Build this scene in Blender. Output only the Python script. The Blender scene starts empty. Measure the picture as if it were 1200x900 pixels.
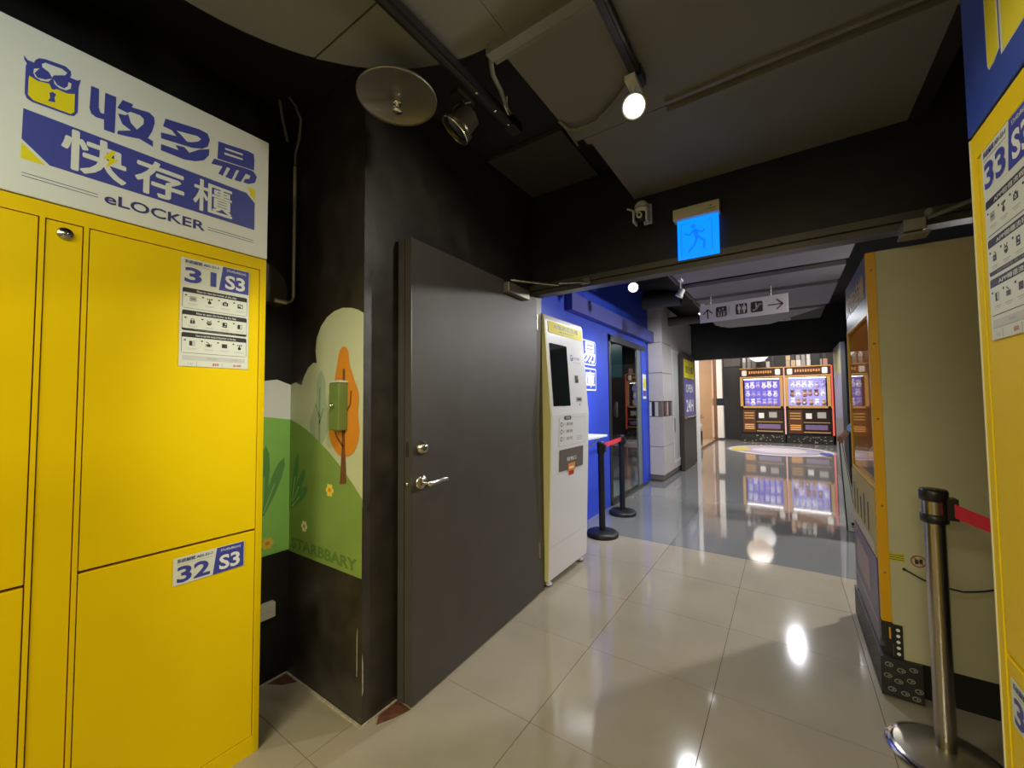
import bpy, bmesh, math, random
from mathutils import Vector, Matrix
random.seed(7)
S = bpy.context.scene
C = S.collection

# ---------------------------------------------------------------- camera
cam_data = bpy.data.cameras.new('camera')
cam_data.sensor_width = 36.0
cam_data.lens = 36.0 * 468.874 / 1200.0
cam_data.clip_start = 0.05
cam_data.clip_end = 60
cam = bpy.data.objects.new('camera', cam_data)
C.objects.link(cam)
R_ = Vector((0.82497491, 0.56510327, -0.00864239))
U_ = Vector((0.03041826, -0.02912667, 0.99911279))
F_ = Vector((-0.56435018, 0.82450587, 0.04121823))
cam.matrix_world = Matrix(((R_.x, U_.x, -F_.x, 0), (R_.y, U_.y, -F_.y, 0), (R_.z, U_.z, -F_.z, 1.35), (0, 0, 0, 1)))
S.camera = cam
S.view_settings.view_transform = 'Standard'
S.view_settings.look = 'None'
S.view_settings.gamma = 1
S.view_settings.exposure = 0.0
S.view_settings.use_curve_mapping = False

# ---------------------------------------------------------------- world and lights
w = bpy.data.worlds.new('dim_air')
S.world = w
w.use_nodes = True
w.node_tree.nodes['Background'].inputs[0].default_value = (0.75, 0.8, 1.0, 1)
w.node_tree.nodes['Background'].inputs[1].default_value = 0.05

def lamp(name, kind, loc, energy, color=(1, 1, 1), size=0.1, sizey=None, target=None, spot=None, blend=0.6):
    d = bpy.data.lights.new(name, kind)
    d.energy = energy
    d.color = color
    if kind == 'AREA':
        d.size = size
        if sizey:
            d.shape = 'RECTANGLE'
            d.size_y = sizey
    else:
        d.shadow_soft_size = size
    if kind == 'SPOT':
        d.spot_size = math.radians(spot or 90)
        d.spot_blend = blend
    o = bpy.data.objects.new(name, d)
    C.objects.link(o)
    o.location = loc
    if target:
        o.rotation_euler = (Vector(target) - Vector(loc)).to_track_quat('-Z', 'Y').to_euler()
    return o

WARM = (1.0, 0.92, 0.60)
COOL = (0.93, 0.96, 1.0)
# unseen ceiling panels added behind the photographer to light the near lockers
lamp('hall_fill_near', 'AREA', (-0.5, -1.1, 2.55), 38, WARM, 1.2, 0.6)
lamp('hall_fill_far', 'AREA', (-0.4, -3.2, 2.55), 150, WARM, 1.2, 0.6)
# spotlights over the near tiles: the lit one in view, two unseen ones added to brighten mural corner and sign
lamp('near_spot_light', 'SPOT', (-0.40, 1.40, 2.40), 13, (1, 0.96, 0.80), 0.04, target=(-0.9, 0.8, 1.0), spot=172, blend=0.3)
lamp('mural_fill_light', 'SPOT', (-0.45, 0.40, 2.40), 62, (0.97, 1.0, 0.90), 0.05, target=(-2.2, 1.08, 0.85), spot=42, blend=1.0)
lamp('sign_fill_light', 'SPOT', (-0.45, -0.30, 2.42), 16, (0.80, 1.0, 1.0), 0.06, target=(-1.75, -0.2, 2.3), spot=75, blend=1.0)
# track lights behind the door head
lamp('blue_spot_light', 'SPOT', (-1.16, 3.92, 2.40), 80, COOL, 0.05, target=(-1.80, 4.7, 0.9), spot=95, blend=0.9)
lamp('kiosk_spot_light', 'SPOT', (-0.90, 4.40, 2.40), 110, COOL, 0.05, target=(-1.25, 3.3, 0.9), spot=110, blend=0.9)
lamp('track_light_light', 'SPOT', (-0.95, 5.70, 2.40), 62, COOL, 0.05, target=(-1.6, 6.9, 1.2), spot=110, blend=0.8)
lamp('far_down_light', 'SPOT', (0.02, 8.0, 2.60), 120, COOL, 0.05, target=(-0.2, 7.4, 0), spot=160)
lamp('side_bay_light', 'SPOT', (1.55, 5.0, 2.55), 260, (1, 0.97, 0.92), 0.06, target=(-0.6, 3.3, 0.3), spot=140)
# game room and storefront
lamp('game_room_light', 'AREA', (-0.3, 12.2, 3.92), 280, (1, 0.93, 0.85), 2.4, 1.6)
lamp('storefront_light', 'AREA', (-3.1, 13.2, 2.9), 110, (1, 0.86, 0.68), 1.2, 1.6)
lamp('shop_light', 'AREA', (-3.3, 5.6, 2.6), 60, (1, 0.85, 0.8), 1.0, 1.0)

# ---------------------------------------------------------------- materials
MATS = {}
def mat(name, col, rough=0.5, metal=0.0, var=0.0, vscale=6.0, bump=0.0, bscale=60.0, emit=None, est=1.0, spec=0.5, coat=0.0, alpha=None, trans=0.0):
    if name in MATS:
        return MATS[name]
    m = bpy.data.materials.new(name)
    m.use_nodes = True
    nt = m.node_tree
    b = nt.nodes['Principled BSDF']
    c = (col[0], col[1], col[2], 1)
    b.inputs['Base Color'].default_value = c
    b.inputs['Roughness'].default_value = rough
    b.inputs['Metallic'].default_value = metal
    b.inputs['Specular IOR Level'].default_value = spec
    if coat:
        b.inputs['Coat Weight'].default_value = coat
        b.inputs['Coat Roughness'].default_value = 0.04
    if trans:
        b.inputs['Transmission Weight'].default_value = trans
    tc = nt.nodes.new('ShaderNodeTexCoord')
    if var > 0:
        n = nt.nodes.new('ShaderNodeTexNoise')
        n.inputs['Scale'].default_value = vscale
        n.inputs['Detail'].default_value = 6
        nt.links.new(tc.outputs['Object'], n.inputs['Vector'])
        r = nt.nodes.new('ShaderNodeMapRange')
        r.inputs[1].default_value = 0.3
        r.inputs[2].default_value = 0.7
        r.inputs[3].default_value = 1 - var
        r.inputs[4].default_value = 1 + var
        nt.links.new(n.outputs['Fac'], r.inputs[0])
        x = nt.nodes.new('ShaderNodeVectorMath')
        x.operation = 'SCALE'
        x.inputs[0].default_value = col[:3]
        nt.links.new(r.outputs[0], x.inputs['Scale'])
        nt.links.new(x.outputs[0], b.inputs['Base Color'])
    if bump > 0:
        n2 = nt.nodes.new('ShaderNodeTexNoise')
        n2.inputs['Scale'].default_value = bscale
        n2.inputs['Detail'].default_value = 3
        nt.links.new(tc.outputs['Object'], n2.inputs['Vector'])
        bp = nt.nodes.new('ShaderNodeBump')
        bp.inputs['Strength'].default_value = bump
        bp.inputs['Distance'].default_value = 0.01
        nt.links.new(n2.outputs['Fac'], bp.inputs['Height'])
        nt.links.new(bp.outputs[0], b.inputs['Normal'])
    if emit:
        b.inputs['Emission Color'].default_value = (emit[0], emit[1], emit[2], 1)
        b.inputs['Emission Strength'].default_value = est
    MATS[name] = m
    return m

yellow = mat('yellow_powder_coat', (0.88, 0.62, 0.001), 0.5, var=0.03, vscale=3, spec=0.12, bump=0.03, bscale=250)
yellow_dk = mat('locker_inner_yellow', (0.35, 0.20, 0.0), 0.6)
sign_white = mat('sign_white', (0.78, 0.80, 0.76), 0.4, var=0.02)
blue = mat('print_blue', (0.05, 0.06, 0.36), 0.45)
navy = mat('print_navy', (0.035, 0.04, 0.20), 0.5)
sign_blue = mat('sign_blue', (0.04, 0.085, 0.46), 0.35, var=0.05)
pyellow = mat('print_yellow', (0.85, 0.72, 0.01), 0.6, spec=0.25)
pwhite = mat('print_white', (0.82, 0.82, 0.80), 0.5)
pblack = mat('print_black', (0.02, 0.02, 0.02), 0.5)
pgrey = mat('print_grey', (0.40, 0.40, 0.38), 0.5)
pred = mat('print_red', (0.5, 0.03, 0.02), 0.5)
porange = mat('print_orange', (0.80, 0.25, 0.03), 0.5)
paper = mat('sticker_paper', (0.74, 0.76, 0.66), 0.45)
black_wall = mat('black_wall_paint', (0.009, 0.009, 0.008), 0.45, var=0.45, vscale=7, bump=0.12, bscale=18)
black_pier = mat('black_pier_paint', (0.026, 0.021, 0.016), 0.40, spec=0.8, var=0.45, vscale=9, bump=0.12, bscale=18)
black_ceil = mat('black_ceiling_paint', (0.009, 0.009, 0.008), 0.7, var=0.4, vscale=4)
grey_ceil = mat('grey_ceiling_panel', (0.17, 0.17, 0.155), 0.7, var=0.06, vscale=2.5)
grey_ceil2 = mat('far_ceiling_panel', (0.27, 0.25, 0.26), 0.7, var=0.05, vscale=2)
door_grey = mat('grey_door_paint', (0.066, 0.057, 0.047), 0.50, spec=0.35, var=0.08, vscale=5, bump=0.03, bscale=120)
frame_grey = mat('door_frame_metal', (0.10, 0.09, 0.075), 0.4, 0.4, var=0.1)
tile_near = mat('beige_floor_tile', (0.40, 0.352, 0.275), 0.085, var=0.07, vscale=3, spec=0.55, coat=0.25)
tile_far = mat('grey_polished_tile', (0.22, 0.225, 0.225), 0.055, var=0.06, vscale=1.2, spec=0.6, coat=0.4)
grout = mat('dark_grout', (0.07, 0.055, 0.04), 0.8)
dirt = mat('red_brown_dirt', (0.13, 0.045, 0.025), 0.9, var=0.4, vscale=40)
caulk = mat('pale_caulk', (0.45, 0.40, 0.32), 0.8, var=0.3, vscale=60)
blue_wall = mat('blue_wall_paint', (0.022, 0.065, 0.62), 0.5, var=0.05)
blue_beam_m = mat('blue_beam_paint', (0.09, 0.10, 0.42), 0.5, var=0.05)
white_pl = mat('white_plastic', (0.72, 0.73, 0.74), 0.35)
kiosk_white = mat('kiosk_white', (0.74, 0.73, 0.74), 0.3, coat=0.2)
cream_side = mat('cream_kiosk_side', (0.72, 0.66, 0.30), 0.4)
cream = mat('cream_cabinet_panel', (0.50, 0.47, 0.32), 0.5, var=0.06, vscale=3)
cab_yellow = mat('cabinet_yellow_edge', (0.72, 0.36, 0.0), 0.4, var=0.04)
black_pl = mat('black_plastic', (0.012, 0.012, 0.012), 0.38)
dark_glass = mat('dark_screen_glass', (0.01, 0.014, 0.014), 0.06)
chrome = mat('chrome', (0.72, 0.70, 0.66), 0.14, 1.0)
steel = mat('brushed_steel', (0.48, 0.44, 0.38), 0.26, 1.0, bump=0.05, bscale=300)
dull_metal = mat('dull_metal_plate', (0.28, 0.26, 0.21), 0.42, 0.75)
galv = mat('galvanised_conduit', (0.62, 0.58, 0.46), 0.4, 0.5)
conduit_dk = mat('painted_conduit', (0.17, 0.165, 0.14), 0.6)
red_belt = mat('red_belt', (0.62, 0.02, 0.05), 0.6)
tile_col = mat('column_tile', (0.60, 0.555, 0.52), 0.35, var=0.04)
mirror = mat('mirror', (0.8, 0.8, 0.8), 0.03, 1.0)
peach = mat('peach_tile', (0.72, 0.50, 0.33), 0.3, var=0.05)
brown = mat('brown_post', (0.18, 0.09, 0.05), 0.4)
green_box = mat('green_box_paint', (0.13, 0.19, 0.04), 0.45)
m_hill = mat('mural_green', (0.20, 0.30, 0.06), 0.55, var=0.08, vscale=4)
m_hill_lit = mat('mural_green_lit', (0.30, 0.60, 0.12), 0.55, var=0.05)  # hill green of the better lit side panel, brightness in the colour
m_bush = mat('mural_bush', (0.14, 0.34, 0.09), 0.55)
m_bush2 = mat('mural_bush_shade', (0.09, 0.22, 0.06), 0.55)
m_vein = mat('mural_vein', (0.34, 0.54, 0.16), 0.55)
m_cloud = mat('mural_cloud', (0.50, 0.52, 0.33), 0.55, var=0.05, vscale=3)
m_cloud_lit = mat('mural_cloud_lit', (0.86, 0.85, 0.80), 0.55)  # same cloud on the side panel, lightened for the light there
m_orange = mat('mural_orange', (0.62, 0.22, 0.015), 0.55, var=0.08)
m_trunk = mat('mural_trunk', (0.16, 0.06, 0.02), 0.55)
m_gtree = mat('mural_grey_green', (0.34, 0.40, 0.26), 0.55)
m_gtrunk = mat('mural_grey_trunk', (0.20, 0.27, 0.16), 0.55)
m_text = mat('mural_text_green', (0.10, 0.19, 0.03), 0.55)
m_petal = mat('mural_petal', (0.85, 0.80, 0.45), 0.55)
m_petal2 = mat('mural_yellow_petal', (0.85, 0.60, 0.06), 0.55)
skin = mat('skin', (0.48, 0.25, 0.17), 0.5)
shirt = mat('light_blue_shirt', (0.30, 0.50, 0.66), 0.7)
trousers = mat('dark_green_trousers', (0.02, 0.09, 0.07), 0.8)
hair = mat('black_hair', (0.01, 0.01, 0.01), 0.5)
def glow(name, c, s):
    return mat(name, (0.0, 0.0, 0.0), 0.6, emit=c, est=s)
bulb = glow('lit_lamp_face', (1, 0.97, 0.88), 20)
bulb2 = glow('lit_cool_lamp_face', (0.95, 0.97, 1), 16)

def glass_mat(name, tint, refl=0.04, thin=0.92, ior=1.35):
    if name in MATS:
        return MATS[name]
    m = bpy.data.materials.new(name)
    m.use_nodes = True
    nt = m.node_tree
    nt.nodes.clear()
    out = nt.nodes.new('ShaderNodeOutputMaterial')
    mix = nt.nodes.new('ShaderNodeMixShader')
    tr = nt.nodes.new('ShaderNodeBsdfTransparent')
    tr.inputs[0].default_value = (tint[0] * thin, tint[1] * thin, tint[2] * thin, 1)
    gl = nt.nodes.new('ShaderNodeBsdfGlossy')
    gl.inputs['Roughness'].default_value = 0.02
    fr = nt.nodes.new('ShaderNodeFresnel')
    fr.inputs[0].default_value = ior
    ad = nt.nodes.new('ShaderNodeMath')
    ad.operation = 'ADD'
    ad.inputs[1].default_value = refl
    nt.links.new(fr.outputs[0], ad.inputs[0])
    geo = nt.nodes.new('ShaderNodeNewGeometry')
    inv = nt.nodes.new('ShaderNodeMath')
    inv.operation = 'SUBTRACT'
    inv.inputs[0].default_value = 1.0
    nt.links.new(geo.outputs['Backfacing'], inv.inputs[1])
    fac = nt.nodes.new('ShaderNodeMath')
    fac.operation = 'MULTIPLY'
    nt.links.new(ad.outputs[0], fac.inputs[0])
    nt.links.new(inv.outputs[0], fac.inputs[1])
    nt.links.new(fac.outputs[0], mix.inputs[0])
    nt.links.new(tr.outputs[0], mix.inputs[1])
    nt.links.new(gl.outputs[0], mix.inputs[2])
    nt.links.new(mix.outputs[0], out.inputs[0])
    MATS[name] = m
    return m
glass = glass_mat('door_glass', (0.80, 0.92, 0.90))
clear_glass = glass_mat('clear_glass', (0.97, 0.98, 0.98), 0.0, 0.97, 1.18)

# ---------------------------------------------------------------- helpers
class PL:
    """a frame to build in: u, v in its plane, n away from it"""
    def __init__(self, o, u, v):
        self.o = Vector(o)
        self.u = Vector(u).normalized()
        self.v = Vector(v).normalized()
        self.n = self.u.cross(self.v).normalized()
    def p(self, u, v, n=0.0):
        return self.o + self.u * u + self.v * v + self.n * n
W = PL((0, 0, 0), (1, 0, 0), (0, 1, 0))

_text_cache = {}
def text2d(s, bold=0.0, shear=0.0):
    k = (s, bold, shear)
    if k in _text_cache:
        return _text_cache[k]
    c = bpy.data.curves.new('t', 'FONT')
    c.body = s
    c.offset = bold
    c.shear = shear
    c.resolution_u = 3
    o = bpy.data.objects.new('t', c)
    C.objects.link(o)
    dg = bpy.context.evaluated_depsgraph_get()
    dg.update()
    m = bpy.data.meshes.new_from_object(o.evaluated_get(dg))
    vs = [v.co.copy() for v in m.vertices]
    fs = [tuple(p.vertices) for p in m.polygons]
    x0 = min(v.x for v in vs); x1 = max(v.x for v in vs)
    y0 = min(v.y for v in vs); y1 = max(v.y for v in vs)
    bpy.data.objects.remove(o)
    bpy.data.curves.remove(c)
    bpy.data.meshes.remove(m)
    res = ([((v.x - x0) / (x1 - x0), (v.y - y0) / (y1 - y0)) for v in vs], fs)
    _text_cache[k] = res
    return res

ORG = {}
class MB:
    def __init__(self):
        self.v = []; self.f = []; self.m = []; self.s = []
        self.mats = []
    def mi(self, m):
        if m not in self.mats:
            self.mats.append(m)
        return self.mats.index(m)
    def add(self, vs, fs, m, smooth=False):
        k = len(self.v)
        self.v += [Vector(x) for x in vs]
        i = self.mi(m)
        for f in fs:
            self.f.append(tuple(k + a for a in f)); self.m.append(i); self.s.append(smooth)
        return self
    def box(self, m, x0, x1, y0, y1, z0, z1, P=W):
        vs = [P.p(x, y, z) for z in (z0, z1) for y in (y0, y1) for x in (x0, x1)]
        return self.add(vs, [(0, 2, 3, 1), (4, 5, 7, 6), (0, 1, 5, 4), (2, 6, 7, 3), (0, 4, 6, 2), (1, 3, 7, 5)], m)
    def prism(self, m, loop, n0, n1, P=W):
        n = len(loop)
        a = sum(loop[i][0] * loop[(i + 1) % n][1] - loop[(i + 1) % n][0] * loop[i][1] for i in range(n))
        if a < 0:
            loop = loop[::-1]
        from mathutils.geometry import tessellate_polygon
        vs = [P.p(x, y, n0) for x, y in loop] + [P.p(x, y, n1) for x, y in loop]
        tri = tessellate_polygon([[Vector((x, y, 0)) for x, y in loop]])
        fs = [tuple(n + i for i in t) for t in tri]
        # make the caps face outward
        def nz(t):
            p = [loop[i % n] for i in t]
            return (p[1][0] - p[0][0]) * (p[2][1] - p[0][1]) - (p[2][0] - p[0][0]) * (p[1][1] - p[0][1])
        fs = [f if nz(f) > 0 else f[::-1] for f in fs]
        fs += [tuple(i % n for i in f)[::-1] for f in fs]
        fs += [(i, (i + 1) % n, n + (i + 1) % n, n + i) for i in range(n)]
        return self.add(vs, fs, m)
    def flat(self, m, loop, n, P):
        """a printed patch: a very thin slab lying on plane P at height n"""
        return self.prism(m, loop, n - 0.0004, n, P)
    def rect(self, m, u0, u1, v0, v1, n, P):
        return self.flat(m, [(u0, v0), (u1, v0), (u1, v1), (u0, v1)], n, P)
    def ell(self, m, u, v, ru, rv, n, P, seg=24, a0=0, a1=360):
        loop = [(u + ru * math.cos(math.radians(a0 + (a1 - a0) * i / seg)), v + rv * math.sin(math.radians(a0 + (a1 - a0) * i / seg))) for i in range(seg if a1 - a0 == 360 else seg + 1)]
        return self.flat(m, loop, n, P)
    def rrect(self, m, u0, u1, v0, v1, r, n, P, nb=None):
        lp = []
        for cx, cy, a in ((u1 - r, v1 - r, 0), (u0 + r, v1 - r, 90), (u0 + r, v0 + r, 180), (u1 - r, v0 + r, 270)):
            for k in range(5):
                t = math.radians(a + 22.5 * k)
                lp.append((cx + r * math.cos(t), cy + r * math.sin(t)))
        if nb is None:
            return self.flat(m, lp, n, P)
        return self.prism(m, lp, nb, n, P)
    def text(self, m, s, u0, u1, v0, v1, n, P, bold=0.0, shear=0.0, vert=False):
        cjk = any(ord(ch) > 0x2E80 for ch in s)
        vs, fs = text2d(s, 0.0 if cjk else bold, shear)
        offs = [(0, 0)]
        if cjk and bold:
            b = bold * (v1 - v0) * 1.1
            offs = [(0, 0), (b, 0), (-b, 0), (0, b), (0, -b), (b * .7, b * .7), (-b * .7, b * .7), (b * .7, -b * .7), (-b * .7, -b * .7)]
        for i, (du, dv) in enumerate(offs):
            self.add([P.p(u0 + (u1 - u0) * x + du, v0 + (v1 - v0) * y + dv, n + .00003 * i) for x, y in vs], fs, m)
        return self
    def line(self, m, pts, wd, n, P):
        for (a, b), (c, d) in zip(pts[:-1], pts[1:]):
            L = math.hypot(c - a, d - b) or 1
            dx, dy = -(d - b) / L * wd / 2, (c - a) / L * wd / 2
            self.flat(m, [(a + dx, b + dy), (a - dx, b - dy), (c - dx, d - dy), (c + dx, d + dy)], n, P)
        return self
    def tube(self, m, pts, r, seg=10, cap=True):
        pts = [Vector(p) for p in pts]
        rr = r if isinstance(r, (list, tuple)) else [r] * len(pts)
        rings = []
        t0 = (pts[1] - pts[0]).normalized()
        ref = Vector((0, 0, 1)) if abs(t0.z) < 0.9 else Vector((1, 0, 0))
        a = t0.cross(ref).normalized()
        vs = []
        for i, p in enumerate(pts):
            if i == 0: t = pts[1] - pts[0]
            elif i == len(pts) - 1: t = pts[-1] - pts[-2]
            else: t = (pts[i + 1] - pts[i]).normalized() + (pts[i] - pts[i - 1]).normalized()
            t.normalize()
            a = (a - t * a.dot(t)).normalized()
            b = t.cross(a)
            for k in range(seg):
                q = 2 * math.pi * k / seg
                vs.append(p + (a * math.cos(q) + b * math.sin(q)) * rr[i])
        fs = []
        for i in range(len(pts) - 1):
            for k in range(seg):
                fs.append((i * seg + k, i * seg + (k + 1) % seg, (i + 1) * seg + (k + 1) % seg, (i + 1) * seg + k))
        self.add(vs, fs, m, True)
        if cap:
            self.add(vs[:seg], [tuple(range(seg))[::-1]], m)
            self.add(vs[-seg:], [tuple(range(seg))], m)
        return self
    def lathe(self, m, prof, o, axis=(0, 0, 1), seg=28, smooth=True):
        """prof: (radius, height along axis)"""
        ax = Vector(axis).normalized()
        ref = Vector((0, 0, 1)) if abs(ax.z) < 0.9 else Vector((1, 0, 0))
        a = ax.cross(ref).normalized(); b = ax.cross(a)
        vs = []
        for r, h in prof:
            for k in range(seg):
                q = 2 * math.pi * k / seg
                vs.append(Vector(o) + ax * h + (a * math.cos(q) + b * math.sin(q)) * max(r, 1e-5))
        fs = []
        for i in range(len(prof) - 1):
            for k in range(seg):
                fs.append((i * seg + k, i * seg + (k + 1) % seg, (i + 1) * seg + (k + 1) % seg, (i + 1) * seg + k))
        return self.add(vs, fs, m, smooth)
    def ball(self, m, o, r, sx=1, sy=1, sz=1, seg=12, rings=8):
        vs = []
        for i in range(rings + 1):
            t = math.pi * i / rings
            for k in range(seg):
                q = 2 * math.pi * k / seg
                vs.append(Vector(o) + Vector((r * sx * math.sin(t) * math.cos(q), r * sy * math.sin(t) * math.sin(q), r * sz * math.cos(t))))
        fs = [(i * seg + k, (i + 1) * seg + k, (i + 1) * seg + (k + 1) % seg, i * seg + (k + 1) % seg) for i in range(rings) for k in range(seg)]
        return self.add(vs, fs, m, True)
    def build(self, name, parent=None, bevel=0.0, origin=None, fix=True):
        if parent is not None:
            base = ORG[parent.name]
        else:
            if origin is None:
                lo = [min(v[i] for v in self.v) for i in range(3)]
                hi = [max(v[i] for v in self.v) for i in range(3)]
                origin = ((lo[0] + hi[0]) / 2, (lo[1] + hi[1]) / 2, lo[2])
            base = Vector(origin)
        me = bpy.data.meshes.new(name)
        me.from_pydata([v - base for v in self.v], [], self.f)
        for m in self.mats:
            me.materials.append(m)
        me.polygons.foreach_set('material_index', self.m)
        me.polygons.foreach_set('use_smooth', self.s)
        me.update()
        o = bpy.data.objects.new(name, me)
        C.objects.link(o)
        if parent is not None:
            o.parent = parent
            ORG[o.name] = base
        else:
            o.location = base
            ORG[o.name] = base
        if bevel:
            b = o.modifiers.new('edge', 'BEVEL')
            b.width = bevel; b.segments = 2; b.limit_method = 'ANGLE'; b.angle_limit = math.radians(40)
        return o

def tag(o, label=None, cat=None, group=None, kind=None):
    if label: o['label'] = label
    if cat: o['category'] = cat
    if group: o['group'] = group
    if kind: o['kind'] = kind
    return o
def thing(name, label, cat, loc, group=None):
    o = bpy.data.objects.new(name, None)
    C.objects.link(o)
    o.location = loc
    o.empty_display_size = 0.1
    ORG[o.name] = Vector(loc)
    return tag(o, label, cat, group)
def struct(mb, name, bevel=0.0):
    return tag(mb.build(name, bevel=bevel), kind='structure')
ORD = ['first', 'second', 'third', 'fourth', 'fifth', 'sixth', 'seventh', 'eighth', 'ninth', 'tenth', 'eleventh', 'twelfth', 'thirteenth', 'fourteenth', 'fifteenth', 'sixteenth', 'seventeenth', 'eighteenth', 'nineteenth', 'twentieth']
def ordinal(i):
    if i < 20: return ORD[i]
    t, u = divmod(i + 1, 10)
    return {2: 'twent', 3: 'thirt'}[t] + ('ieth' if u == 0 else 'y-' + ORD[u - 1])
def copy_thing(src, delta, label, name=None):
    """a copied thing with copies of its parts and sub-parts, moved by delta"""
    r = src.copy(); C.objects.link(r)
    r.location = Vector(src.location) + Vector(delta)
    r['label'] = label
    for ch in list(src.children):
        c = ch.copy(); C.objects.link(c); c.parent = r
        for g in list(ch.children):
            d = g.copy(); C.objects.link(d); d.parent = c
    return r

# ================================================================ THE SETTING
PX = PL((0, 0, 0), (0, 1, 0), (0, 0, 1))          # faces +x : u = y, v = z
def FX(x): return PL((x, 0, 0), (0, 1, 0), (0, 0, 1))      # face looking to +x (u=y, v=z)
def FXn(x): return PL((x, 0, 0), (0, -1, 0), (0, 0, 1))    # face looking to -x (u=-y, v=z)
def FYn(y): return PL((0, y, 0), (1, 0, 0), (0, 0, 1))     # face looking to -y (u=x, v=z)
def FZ(z): return PL((0, 0, z), (1, 0, 0), (0, 1, 0))

# floors
fl = struct(MB().box(grout, -2.2, 2.3, -4.6, 3.93, -0.06, -0.004), 'floor')
random.seed(3)
def tiles(parent, m, xs, ys, gap, cut=None):
    for i in range(len(xs) - 1):
        for j in range(len(ys) - 1):
            x0, x1, y0, y1 = xs[i] + gap, xs[i + 1] - gap, ys[j] + gap, ys[j + 1] - gap
            if cut and cut(x0, x1, y0, y1): continue
            dz = random.uniform(-0.0004, 0.0002)
            MB().box(m, x0, x1, y0, y1, -0.012, dz).build('tile', parent)
tiles(fl, tile_near, [-0.93 + 0.6135 * k for k in range(-2, 5)], [1.468 + 0.6155 * k for k in range(-5, 5)], 0.0013)
MB().prism(dirt, [(-2.10, 1.05), (-2.10, 0.96), (-2.03, 1.0), (-1.99, 1.05)], -0.0, 0.0015).prism(dirt, [(-1.49, 1.14), (-1.49, 1.24), (-1.40, 1.235), (-1.42, 1.17), (-1.455, 1.10)], 0, 0.0015).build('dirt_patch', fl)
MB().box(caulk, -2.108, -2.098, 0.45, 1.058, 0, 0.006).box(caulk, -2.10, -1.50, 1.048, 1.058, 0, 0.006).box(caulk, -1.498, -1.488, 1.05, 1.235, 0, 0.006).build('caulk_line', fl)
fl2 = struct(MB().box(mat('grey_grout', (0.13, 0.13, 0.13), 0.4), -1.95, 2.3, 3.932, 9.4, -0.06, -0.004), 'floor_corridor')
tiles(fl2, tile_far, [-1.95, -0.93, 0.297, 1.52, 2.3], [3.934, 5.16, 6.385, 7.61, 8.835, 9.4], 0.0008)
struct(MB().box(tile_far, -1.9, 2.3, 9.401, 15.6, -0.05, 0.0), 'floor_game_room')
struct(MB().box(mat('storefront_floor', (0.5, 0.42, 0.34), 0.15), -5.2, -1.901, 9.4, 15.6, -0.05, 0.0), 'floor_storefront')
struct(MB().box(mat('shop_floor', (0.30, 0.30, 0.30), 0.2), -5.2, -1.951, 3.0, 9.399, -0.05, 0.0), 'floor_shop')

# near walls
struct(MB().box(black_wall, -2.24, -2.11, -4.6, 1.06, 0, 2.86), 'wall_left')
struct(MB().box(black_pier, -2.24, -1.50, 1.06, 2.52, 0, 2.86).prism(caulk, [(1.062, 0.12), (1.067, 0.14), (1.066, 0.25), (1.061, 0.29)], -1.4999, -1.4985, FX(0))
       .prism(caulk, [(-1.535, 0.19), (-1.532, 0.19), (-1.531, 0.39), (-1.535, 0.36)], 0, 0.001, FYn(1.06)), 'wall_pier')
struct(MB().box(black_wall, 1.20, 1.32, -4.6, 2.47, 0, 2.86).box(black_wall, 1.13, 2.4, 2.47, 2.52, 0, 2.17), 'wall_right')
struct(MB().box(mat('hall_back_wall', (0.35, 0.33, 0.28), 0.7), -2.24, 1.32, -4.72, -4.6, 0, 2.86), 'wall_back')
struct(MB().box(black_wall, -1.50, 2.4, 2.47, 2.52, 2.17, 2.86), 'wall_header')
# metal head frame of the double door
struct(MB().box(frame_grey, -1.50, 1.13, 2.43, 2.53, 2.135, 2.17).box(frame_grey, -1.50, 1.13, 2.445, 2.53, 2.10, 2.13).box(black_pl, -1.5, 1.13, 2.45, 2.52, 2.128, 2.137), 'trim_door_head')
struct(MB().box(frame_grey, -1.50, -1.465, 2.45, 2.53, 0, 2.10), 'trim_door_jamb')

# ceilings
cb = struct(MB().box(black_ceil, -2.24, 1.32, -4.6, 2.52, 2.86, 2.92), 'ceiling')
arc = [(-0.752, -0.43)]
cx, cy, cr = -0.752, 0.335, 0.755
for k in range(0, 41):
    t = math.radians(270 - 180 * k / 40)
    arc.append((cx + cr * math.cos(t), cy + cr * math.sin(t)))
up = [p for p in arc if p[1] > 0.76]
dn = [p for p in arc if p[1] <= 0.76]
xl = cx - math.sqrt(cr * cr - (0.76 - cy) ** 2)
MB().prism(grey_ceil, dn + [(xl, 0.757), (cx, 0.757)], 2.60, 2.66).build('ceiling_panel', cb)
MB().prism(grey_ceil, [(cx, 0.763), (xl, 0.763)] + up, 2.60, 2.66).build('ceiling_panel', cb)
MB().box(grey_ceil, -0.75, 0.49, -2.0, 0.755, 2.60, 2.66).build('ceiling_panel', cb)
MB().prism(grey_ceil, [(-0.75, 0.765), (0.49, 0.765), (0.49, 1.74), (-0.80, 1.74), (-0.805, 1.09), (-0.75, 1.09)], 2.60, 2.66).build('ceiling_panel', cb)
MB().prism(grey_ceil, [(-0.80, 1.745), (-0.765, 1.745), (-0.765, 1.79), (-0.745, 1.80), (-0.745, 2.465), (0.49, 2.465), (0.49, 1.745)], 2.60, 2.66).build('ceiling_panel', cb)
MB().box(black_ceil, 0.49, 0.55, -2.0, 2.465, 2.60, 2.86).build('ceiling_drop_edge', cb)
MB().box(mat('recess_panel', (0.05, 0.045, 0.045), 0.7), -1.49, -0.98, 1.93, 2.465, 2.835, 2.859).build('recess_panel', cb)
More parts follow.
